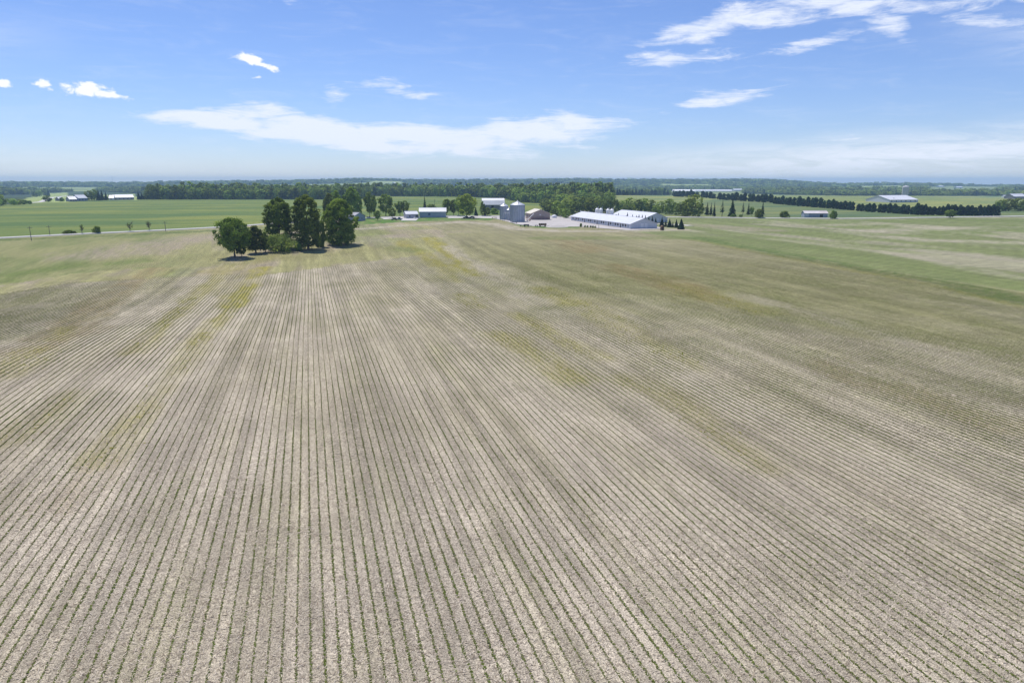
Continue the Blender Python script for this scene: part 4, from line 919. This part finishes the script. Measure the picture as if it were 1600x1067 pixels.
# tan shed : gable towards the camera on the right, roof slope seen on the left
B0 = G(829.5, 343.8); C0 = G(860, 343.8); ang = face(B0, C0)
Lt = (C0-B0).length
e = gable('drive_shed', 'tan wooden drive shed with a pale roof right of the big grain bin', 'shed', B0, Lt, 17, 4.3, 7.0, ang+.12, TANWALL, CREAM, 'y', .4)
front_box(e, 'lower_wall', BRICKBAND, -.02, Lt+.02, -.5, 1.9, .07); front_box(e, 'door', BROWNP, Lt*.35, Lt*.68, 1.92, 2.1, .09)
front_box(e, 'light_panel', WHITE, Lt*.45, Lt*.52, 3.2, 3.7, .06); side_box(e, 'window', DARK, 3, 4.5, 1.6, 2.6); side_box(e, 'window', DARK, 9, 10.5, 1.6, 2.6)
# lean-to and white tank
g = G(866, 340.6); z = Z(g.x, g.y); e = obj('white_tank', None, loc=(g.x, g.y, z)); tag(e, 'white domed tank on the ground right of the tan drive shed', 'tank')
MB().rev([(1.9, -.2), (1.9, 1.3), (1.55, 1.8), (.7, 2.15), (.25, 2.2)], 20, cap=True).build('tank', WHITE, e, smooth=True); MB().rev([(.25, 2.15), (.25, 2.4), (.02, 2.45)], 10).build('lid', TRIM, e)

# ------------------------------------------------------------------ grain bins
def grain_bin(name, label, u, v, rad, eave, apex, npost, rings):
    g = G(u, v); d = (g-Vector((0, 0, 0))).normalized(); g = g+d*rad; z = Z(g.x, g.y); e = obj(name, None, loc=(g.x, g.y, z)); tag(e, label, 'grain bin')
    prof = [(rad, -.3)]; nrg = rings
    for i in range(nrg):
        z0 = eave*i/nrg; z1 = eave*(i+1)/nrg; prof += [(rad, z0+.02), (rad, z1-.1), (rad+.04, z1-.08), (rad+.04, z1-.02)]
    prof.append((rad, eave)); w_ = MB().rev(prof, 48).build('wall', STEEL, e)
    r = MB().rev([(rad+.15, eave-.05), (rad+.12, eave+.08), (.55, apex-.25), (.55, apex)], 32, cap=True).build('roof', STEELROOF, e)
    for k in range(npost):
        a = 2*math.pi*k/npost; c, s = math.cos(a), math.sin(a); mb = MB(); rr = rad+.11
        px, py = -s*.13, c*.13
        for q_ in (0,): mb.v = [(c*(rr-.12)+px, s*(rr-.12)+py, -.1), (c*(rr-.12)-px, s*(rr-.12)-py, -.1), (c*(rr+.06)-px, s*(rr+.06)-py, -.1), (c*(rr+.06)+px, s*(rr+.06)+py, -.1)]
        mb.v += [(x, y, eave-.05) for x, y, _ in mb.v]; mb.f = [(0,1,2,3),(7,6,5,4),(0,4,5,1),(1,5,6,2),(2,6,7,3),(3,7,4,0)]; mb.build('stiffener', STEELD, e)
    for k in range(0, 360, 20):
        a = R(k); b0 = Vector((math.cos(a)*(rad+.1), math.sin(a)*(rad+.1), eave+.12)); b1 = Vector((math.cos(a)*.6, math.sin(a)*.6, apex-.2)); MB().tube(b0, b1, .05, .04, 4).build('roof_rib', STEELROOF, r)
    MB().rev([(.35, apex-.05), (.5, apex+.35), (.02, apex+.6)], 12).build('roof_cap', STEELROOF, r)
    MB().box(-.5, .5, -.5, .5, 0, .0).v
    for k in (40, 150, 265):
        a = R(k); rm = rad*.62; zz = eave+(apex-eave)*.42; MB().box(math.cos(a)*rm-.3, math.cos(a)*rm+.3, math.sin(a)*rm-.3, math.sin(a)*rm+.3, zz-.2, zz+.55).build('roof_vent', STEELROOF, r)
    MB().rev([(rad+.5, -.5), (rad+.5, .12), (rad+.02, .12)], 32).build('concrete_base', CONC, e)
    return e, g
eb, gb = grain_bin('big_grain_bin', 'biggest corrugated steel grain bin with a light cone roof and upright ribs', 808.5, 347.2, 4.75, 11.0, 13.3, 24, 11)
# ladder on the big bin
d = (Vector((0, 0, 0))-gb).normalized(); sidev = Vector((-d.y, d.x, 0)); lp = d*(4.98)+sidev*-1.6; lp = lp.normalized()*4.98
lm = MB()
for s in (-.22, .22): lm.tube(lp+sidev*s+Vector((0, 0, .3)), lp+sidev*s+Vector((0, 0, 11.2)), .05, .05, 4)
for k in range(26): lm.tube(lp+sidev*-.22+Vector((0, 0, .6+k*.4)), lp+sidev*.22+Vector((0, 0, .6+k*.4)), .03, .03, 4)
lm.build('ladder', TRIM, eb)
MB().tube(tuple(d*4.8+Vector((0, 0, .7))), tuple(d*5.2+Vector((0, 0, .7))), .35, .35, 8).build('fan_inlet', STEELD, eb)
es, gs = grain_bin('small_grain_bin', 'slimmer grain bin with a pale cone roof left of the biggest one', 787.5, 343.6, 2.9, 9.4, 11.2, 14, 9)
eh, gh = grain_bin('holding_bin', 'short narrow bin squeezed between the slim and the biggest grain bins', 795., 344.6, 1.5, 7.0, 8.2, 8, 6)
# stair and platform between the bins
g = G(792.5, 345.4); z = Z(g.x, g.y); e = obj('bin_platform', None, loc=(g.x, g.y, z), rz=-.28); tag(e, 'white railed platform on legs in front of the slim grain bin', 'platform')
MB().box(-1.8, 2.2, -.7, .7, 5.0, 5.15).build('deck', TRIM, e)
for x, y in ((-1.7,-.6),(2.1,-.6),(-1.7,.6),(2.1,.6)): MB().tube((x, y, 0), (x, y, 5.), .09, .09, 5).build('leg', STEELD, e)
rl = MB()
for x in (-1.75, -.75, .25, 1.2, 2.15): rl.tube((x, -.66, 5.1), (x, -.66, 6.2), .04, .04, 4)
for zz in (5.6, 6.2): rl.tube((-1.75, -.66, zz), (2.15, -.66, zz), .05, .05, 4)
rl.build('railing', WHITE, e); st = MB()
for k in range(14): st.box(-2.9+k*.1-.3, -2.4+k*.1-.3, -.55, .4, k*.36, k*.36+.06)
st.tube((-3.3, -.6, 0), (-1.8, -.6, 5.), .07, .07, 4).tube((-3.3, .45, 0), (-1.8, .45, 5.), .07, .07, 4); st.build('stair', STEELD, e)
# auger leaning by the tan shed
g0 = G(823.5, 345.2); g1_ = G(834, 344.8); z = Z(g0.x, g0.y); e = obj('grain_auger', None, loc=(g0.x, g0.y, z)); tag(e, 'white grain auger slanting up against the tan drive shed', 'auger')
dv = (g1_-g0); MB().tube((0, 0, .4), (dv.x, dv.y, 4.6), .2, .2, 8).build('tube', WHITE, e); MB().box(-.5, .5, -.5, .5, .1, .7).build('hopper', STEELD, e); MB().tube((dv.x*.5, dv.y*.5-.4, 0), (dv.x*.5, dv.y*.5, 2.4), .06, .06).build('strut', STEELD, e)
for s in (-.5, .5): MB().tube((dv.x*.5-.1, dv.y*.5+s, .35), (dv.x*.5+.1, dv.y*.5+s, .35), .35, .35, 10).build('wheel', RUBBER, e)

# ------------------------------------------------------------------ yard clutter
def at(u, v): g = G(u, v); return Vector((g.x, g.y, Z(g.x, g.y)))
def vehicle(name, u, v, rz, body, L, Wd, H, label, cat, cab=(.25, .8), cabh=.5):
    e = obj(name, None, loc=at(u, v)+Vector((0, 0, .1)), rz=rz); tag(e, label, cat); hb = H*(1-cabh)
    MB().prism([(-L/2, .35), (L/2, .35), (L/2, hb*.9), (L/2-.3, hb), (-L/2+.1, hb), (-L/2, hb*.85)], -Wd/2, Wd/2).build('body', body, e)
    a, b = -L/2+L*cab[0], -L/2+L*cab[1]
    MB().prism([(a, hb+.01), (b, hb+.01), (b-.35, H), (a+.25, H)], -Wd/2+.1, Wd/2-.1).build('cabin', GLASS, e)
    for x in (-L*.32, L*.32):
        for y in (-Wd/2-.02, Wd/2-.2): MB().tube((x, y, .35), (x, y+.22, .35), .35, .35, 12).build('wheel', RUBBER, e)
    return e
vehicle('parked_car', 651.5, 341.8, .2, WHITE, 4.4, 1.8, 1.6, 'white car parked in front of the open garage bay', 'car')
vehicle('parked_car', 616, 344.2, .1, DARK, 4.6, 1.85, 1.65, 'dark car parked on the drive left of the garage', 'car')
vehicle('parked_pickup', 622.5, 344., .1, BLUEP, 5.2, 1.9, 1.8, 'dark blue pickup parked right of the dark car on the drive', 'pickup', (.45, .8))
vehicle('parked_car', 575.5, 342., .5, WHITE, 4.5, 1.8, 1.5, 'white car beside the blue house', 'car')
vehicle('parked_car', 728.5, 341.4, 0., DARK, 4.5, 1.8, 1.5, 'dark car in the shade of the broad bright tree', 'car')
vehicle('parked_car', 737.5, 341., 0., BLUEP, 4.2, 1.8, 1.4, 'dark car on the court below the old barn gable', 'car')
def wagon(u, v, rz, L, body, label, name='farm_wagon', cat='wagon', h=1.0):
    e = obj(name, None, loc=at(u, v)+Vector((0, 0, .1)), rz=rz); tag(e, label, cat)
    b = MB().box(-L/2, L/2, -1.1, 1.1, .75, .9); b.build('deck', body, e)
    for i in range(4): MB().box(-L/2+i*L/4+.05, -L/2+(i+1)*L/4-.05, -1.12, -1.04, .92, .9+h).build('side_board', body, e)
    for i in range(4): MB().box(-L/2+i*L/4+.05, -L/2+(i+1)*L/4-.05, 1.04, 1.12, .92, .9+h).build('side_board', body, e)
    for x in (-L*.32, L*.32):
        for y in (-1.2, 1.0): MB().tube((x, y, .4), (x, y+.22, .4), .4, .4, 12).build('wheel', RUBBER, e)
    MB().tube((L/2, 0, .6), (L/2+1.6, 0, .4), .06, .06, 5).build('drawbar', DARK, e)
wagon(847.8, 354.6, -.3, 4.6, BROWNP, 'dark farm wagon standing at the edge of the gravel yard')
wagon(822.5, 354.4, -.3, 3.2, DARK, 'small dark trailer left of the farm wagon', 'trailer', 'trailer', .4)
def implement(u, v, rz, n, label, m=DARK):
    e = obj('tillage_implement', None, loc=at(u, v)+Vector((0, 0, .08)), rz=rz); tag(e, label, 'farm implement')
    f = MB().box(-n*.35, n*.35, -.1, .1, .75, .9); f.box(-n*.35, n*.35, .8, 1., .75, .9); f.tube((0, -.1, .8), (0, -1.8, .5), .08, .08); f.build('frame', m, e)
    for i in range(n): MB().tube((-n*.35+.35+i*.7, .1, .8), (-n*.35+.35+i*.7, -.15, 0), .07, .04, 5).build('tine', STEELD, e)
    for x in (-n*.3, n*.3): MB().tube((x-.1, .5, .35), (x+.1, .5, .35), .35, .35, 10).build('wheel', RUBBER, e)
implement(817.5, 354.2, .2, 5, 'low dark tillage implement left of the small trailer'); implement(803.5, 349.6, -.5, 5, 'dark folded implement at the foot of the biggest grain bin'); implement(772.5, 341.6, 0, 5, 'dark implement on the court left of the slim grain bin', RED)
implement(826.8, 345.9, .4, 3, 'small machine at the foot of the grain auger', RED); implement(838.5, 354.6, 0, 2, 'tiny machine between trailer and wagon')
place('dark_shrub', 'yard_bush', 'dark clipped bush at the edge of the yard left of the long barn', 'bush', 907.5, 354.6, 349.6, 4)
for i, u in enumerate((914, 918, 923, 926.5, 930)): place('shrub', 'yard_bush', ordinal(i, 5)+', tiny bush in the line between clipped bush and light pole', 'bush', u, 355.2+i*.3, 352.2+i*.3, 3.4, 'tiny bushes before the long barn')
# brown shelter by the spruces
b_ = at(1034.5, 359.8); e = obj('brown_hut', None, loc=b_); tag(e, 'small brown wooden hut in front of the spruce at the barn corner', 'hut')
MB().box(-.8, .8, -.7, .7, -.1, 1.9).build('wall', BROWNP, e); MB().prism([(-1.05, 1.9), (1.05, 1.9), (0, 2.6)], -.95, .95).build('roof', BROWNP, e); MB().box(-.35, .35, -.76, -.69, 0, 1.5).build('door', DARK, e)
# mound of gravel
b_ = at(870, 355.2); mb = MB(); nn = 18
for i, (rr, zz) in enumerate(((4.6, -.15), (3.6, .35), (2.4, .85), (1.1, 1.2), (.1, 1.3))):
    for k in range(nn):
        a = 2*math.pi*k/nn; q_ = 1+.12*math.sin(a*3+i)+.08*math.sin(a*7+i*2); mb.v.append((rr*q_*math.cos(a)*1.5, rr*q_*math.sin(a), zz))
for i in range(4):
    for k in range(nn): mb.f.append((i*nn+k, i*nn+(k+1) % nn, (i+1)*nn+(k+1) % nn, (i+1)*nn+k))
tag(mb.build('gravel_mound', YARD, None, b_, -.25, True), 'low grassy grey mound of gravel at the front edge of the yard', 'mound')
# poles
POLE = mat('weathered_pole', (.16, .14, .12), .9, .2, 1.)
def pole(u, v, top, label, arm=True, name='utility_pole', r_=.16):
    b_ = at(u, v); h = (v-top)*(b_-cam.location).dot(CF)/FPX; e = obj(name, None, loc=b_, rz=.6); tag(e, label, 'pole')
    MB().tube((0, 0, -.3), (0, 0, h), r_, r_*.65, 7).build('post', POLE, e)
    if arm:
        c = MB().box(-1.1, 1.1, -.06, .06, h-.8, h-.66).build('crossarm', POLE, e)
        for x in (-1, 0.12, 1): MB().tube((x, 0, h-.66), (x, 0, h-.45), .05, .04, 5).build('insulator', TRIM, c)
pole(49.2, 375.8, 354, 'utility pole at the near side of the left road'); pole(78.2, 368.3, 352.5, 'utility pole just beyond the left road, left of the bush clump')
pole(259, 361.5, 346, 'slim utility pole near the middle of the left road', True); pole(679.5, 331, 312.5, 'distant pole rising behind the machine shed')
pole(935.5, 357.5, 345.5, 'thin light pole in front of the long barn', False, 'yard_pole', .1)

# grey shed on the right
p, q = G(1257, 339.8), G(1294, 340.2)
e = gable('field_shed', 'grey blue field shed with rust streaked white roof beside the right road', 'shed', p, (q-p).length, 8, 3.0, 4.6, face(p, q)+.12, mat('blue_grey_tin', (.30, .34, .42), .7, .12, .6), mat('streaky_roof', (.62, .58, .57), .6, .1, .4, dirt=(.40, .31, .27)))
Ls = (q-p).length; front_box(e, 'door', DARK, Ls*.66, Ls*.8, .05, 2.2); front_box(e, 'light_panel', WHITE_WALL, .2, Ls*.18, .3, 2.8)

# ------------------------------------------------------------------ far farms (built where they stand)
def far_gable(name, label, cat, u0, v0, u1, v1, dp, wh, rh, wall, roof, turn=0., axis='x', win=0, group=None):
    p, q = G(u0, v0), G(u1, v1); L = (q-p).length
    e = gable(name, label, cat, p, L, dp, wh, rh, face(p, q)+turn, wall, roof, axis, .6)
    if group: e['group'] = group
    for i in range(win): front_box(e, 'window', DARK, L*(i+.3)/win, L*(i+.3)/win+1.6, 1., 2.3)
    return e
far_gable('pole_barn', 'wide white roofed pole barn below the concrete silo', 'barn', 1390, 316.8, 1434, 316.2, 40, 3.4, 8.5, CURTAIN, WHITE_ROOF, .0, 'x', 6)
far_gable('barn_annex', 'low grey annex at the left end of the white pole barn', 'barn', 1371, 315.6, 1388, 316.5, 16, 3., 5.2, BARNWOOD, GREYROOF, 0, 'x', 2)
b_ = at(1413, 312); Dd = (b_-cam.location).dot(CF); k_ = Dd/FPX; e = obj('concrete_silo', None, loc=b_); tag(e, 'tall grey concrete silo behind the white pole barn', 'silo')
hs_, rs_ = 19.5*k_, 4.6*k_
MB().rev([(rs_, -.5)]+[(rs_+(.06 if i % 2 else 0), hs_*i/14) for i in range(1, 15)]+[(rs_*.75, hs_+.9), (.1, hs_+1.6)], 24).build('stave_wall', SILOC, e); MB().box(-rs_-.8, -rs_+.1, -.5, .5, 0, hs_*.97).build('chute', SILOC, e)
for u0, v0, u1, lb in ((1050,299.6,1086,'left one of the long white barns beyond the windbreak clump'),(1087,299.8,1143,'longest white barn beyond the windbreak clump')):
    far_gable('far_barn', lb, 'barn', u0, v0, u1, v0+.1, 16, 3.6, 8.5, CURTAIN, WHITE_ROOF, 0, 'x', 8)
far_gable('far_barn', 'shorter white barn set apart at the right of the far long barns', 'barn', 1147, 299, 1160.5, 299, 18, 5, 10, CURTAIN, WHITE_ROOF, 0, 'x', 2)
far_gable('far_barn', 'pale farm roof near the top of the copse at the right edge', 'barn', 1584, 311., 1604, 311, 16, 4, 8, BARNWOOD, WHITE_ROOF, 0, 'x', 1)
far_gable('far_house', 'farmhouse with pale roof left of the dark trees on the left crest', 'house', 109, 315.2, 121, 315, 12, 3, 6.5, mat('grey_house_wall', (.34, .34, .38), .8, .1, .8), TINROOF, .15, 'x', 3)
far_gable('far_house', 'low house wing with white roof next to the dark tree cluster', 'house', 122.5, 314.4, 137, 314, 12, 4, 8.2, BLUEGREY, WHITE_ROOF, 0, 'x', 3)
far_gable('far_barn', 'long white roofed barn on the left crest, right of the dark trees', 'barn', 178, 312.8, 210, 312.4, 16, 3.6, 7.4, mat('shaded_barn_wall', (.28, .29, .33), .8, .1, .8), WHITE_ROOF, .1, 'x', 5)
far_gable('far_shed', 'white shed joined to the left of the long crest barn', 'shed', 170.5, 312.9, 178, 312.9, 12, 3, 7, CURTAIN, WHITE_ROOF, 0, 'x', 1)
far_gable('far_shed', 'small dark shed with a white roof near the bend of the left lane', 'shed', 93, 314.2, 99.5, 314, 9, 2.6, 5.2, BARNWOOD, WHITE_ROOF, 0, 'x', 1)
far_gable('far_shed', 'white farm roof at the extreme left edge below the skyline', 'shed', 1, 301.2, 8, 301.2, 18, 4, 9, CURTAIN, WHITE_ROOF, .2, 'x', 1)
far_gable('far_shed', 'second small white roof near the extreme left edge', 'shed', 9.5, 303.2, 15.5, 303.2, 14, 3.5, 8, CURTAIN, WHITE_ROOF, .1, 'x', 1)
for u, v, wd, lb in ((307,288.8,5,'tiny white farm roof among the hazy woods, upper left of the grove'),(457,286.6,8,'white roof strip in the distant hazy woods left of centre'),(468,286.6,5,'smaller white roof beside the distant strip left of centre'),(514,286.8,6,'single white roof on the hazy slope above the farm trees'),(617,287.6,4,'white speck of a barn at the end of the pale ridge field'),
    (681,292.,4,'left of two white roofs in the woods above the broad bright tree'),(688,292.6,4,'right of two white roofs in the woods above the broad bright tree'),(937,292.4,5,'white roof in the woods above the feed bins'),(1402,294,6,'white barn far behind, left of the silo top'),(1425,295.6,5,'white building just right of the silo top'),
    (1451,294.6,4,'little white barn in the pale far field right of the silo'),(1472,292.8,7,'white roofs on the far skyline field right of the silo'),(1500,294.2,9,'largest white building on the far right skyline'),(1571,308.8,4,'white hut on the crest left of the right edge copse')):
    far_gable('distant_barn', lb, 'barn', u-wd/2, v, u+wd/2, v, 22 if v < 297 else 9, 4.5 if v < 297 else 3, 9 if v < 297 else 5.5, CURTAIN, WHITE_ROOF)
# distant mast
b_ = at(176.5, 288.5); h = (b_-cam.location).dot(CF)/FPX*13; e = obj('radio_mast', None, loc=b_); tag(e, 'thin radio mast on the far left skyline', 'mast')
MB().tube((0, 0, 0), (0, 0, h), 1.0, .5, 5).build('mast', STEELD, e)

# ------------------------------------------------------------------ air
hz = bpy.data.materials.new('haze'); hz.use_nodes = True; t = NT(hz.node_tree); t.n.clear()
pv = t.new('ShaderNodeVolumePrincipled'); pv.inputs['Color'].default_value = (.46, .69, 1, 1); pv.inputs['Density'].default_value = 1.2e-4; pv.inputs['Anisotropy'].default_value = .0
o_ = t.new('ShaderNodeOutputMaterial'); t.l.new(pv.outputs[0], o_.inputs['Volume'])
tag(MB().box(-11000, 11000, -11000, 11000, -80, 80).build('haze', hz), 'thin blue summer haze over the land', 'haze', kind='stuff')
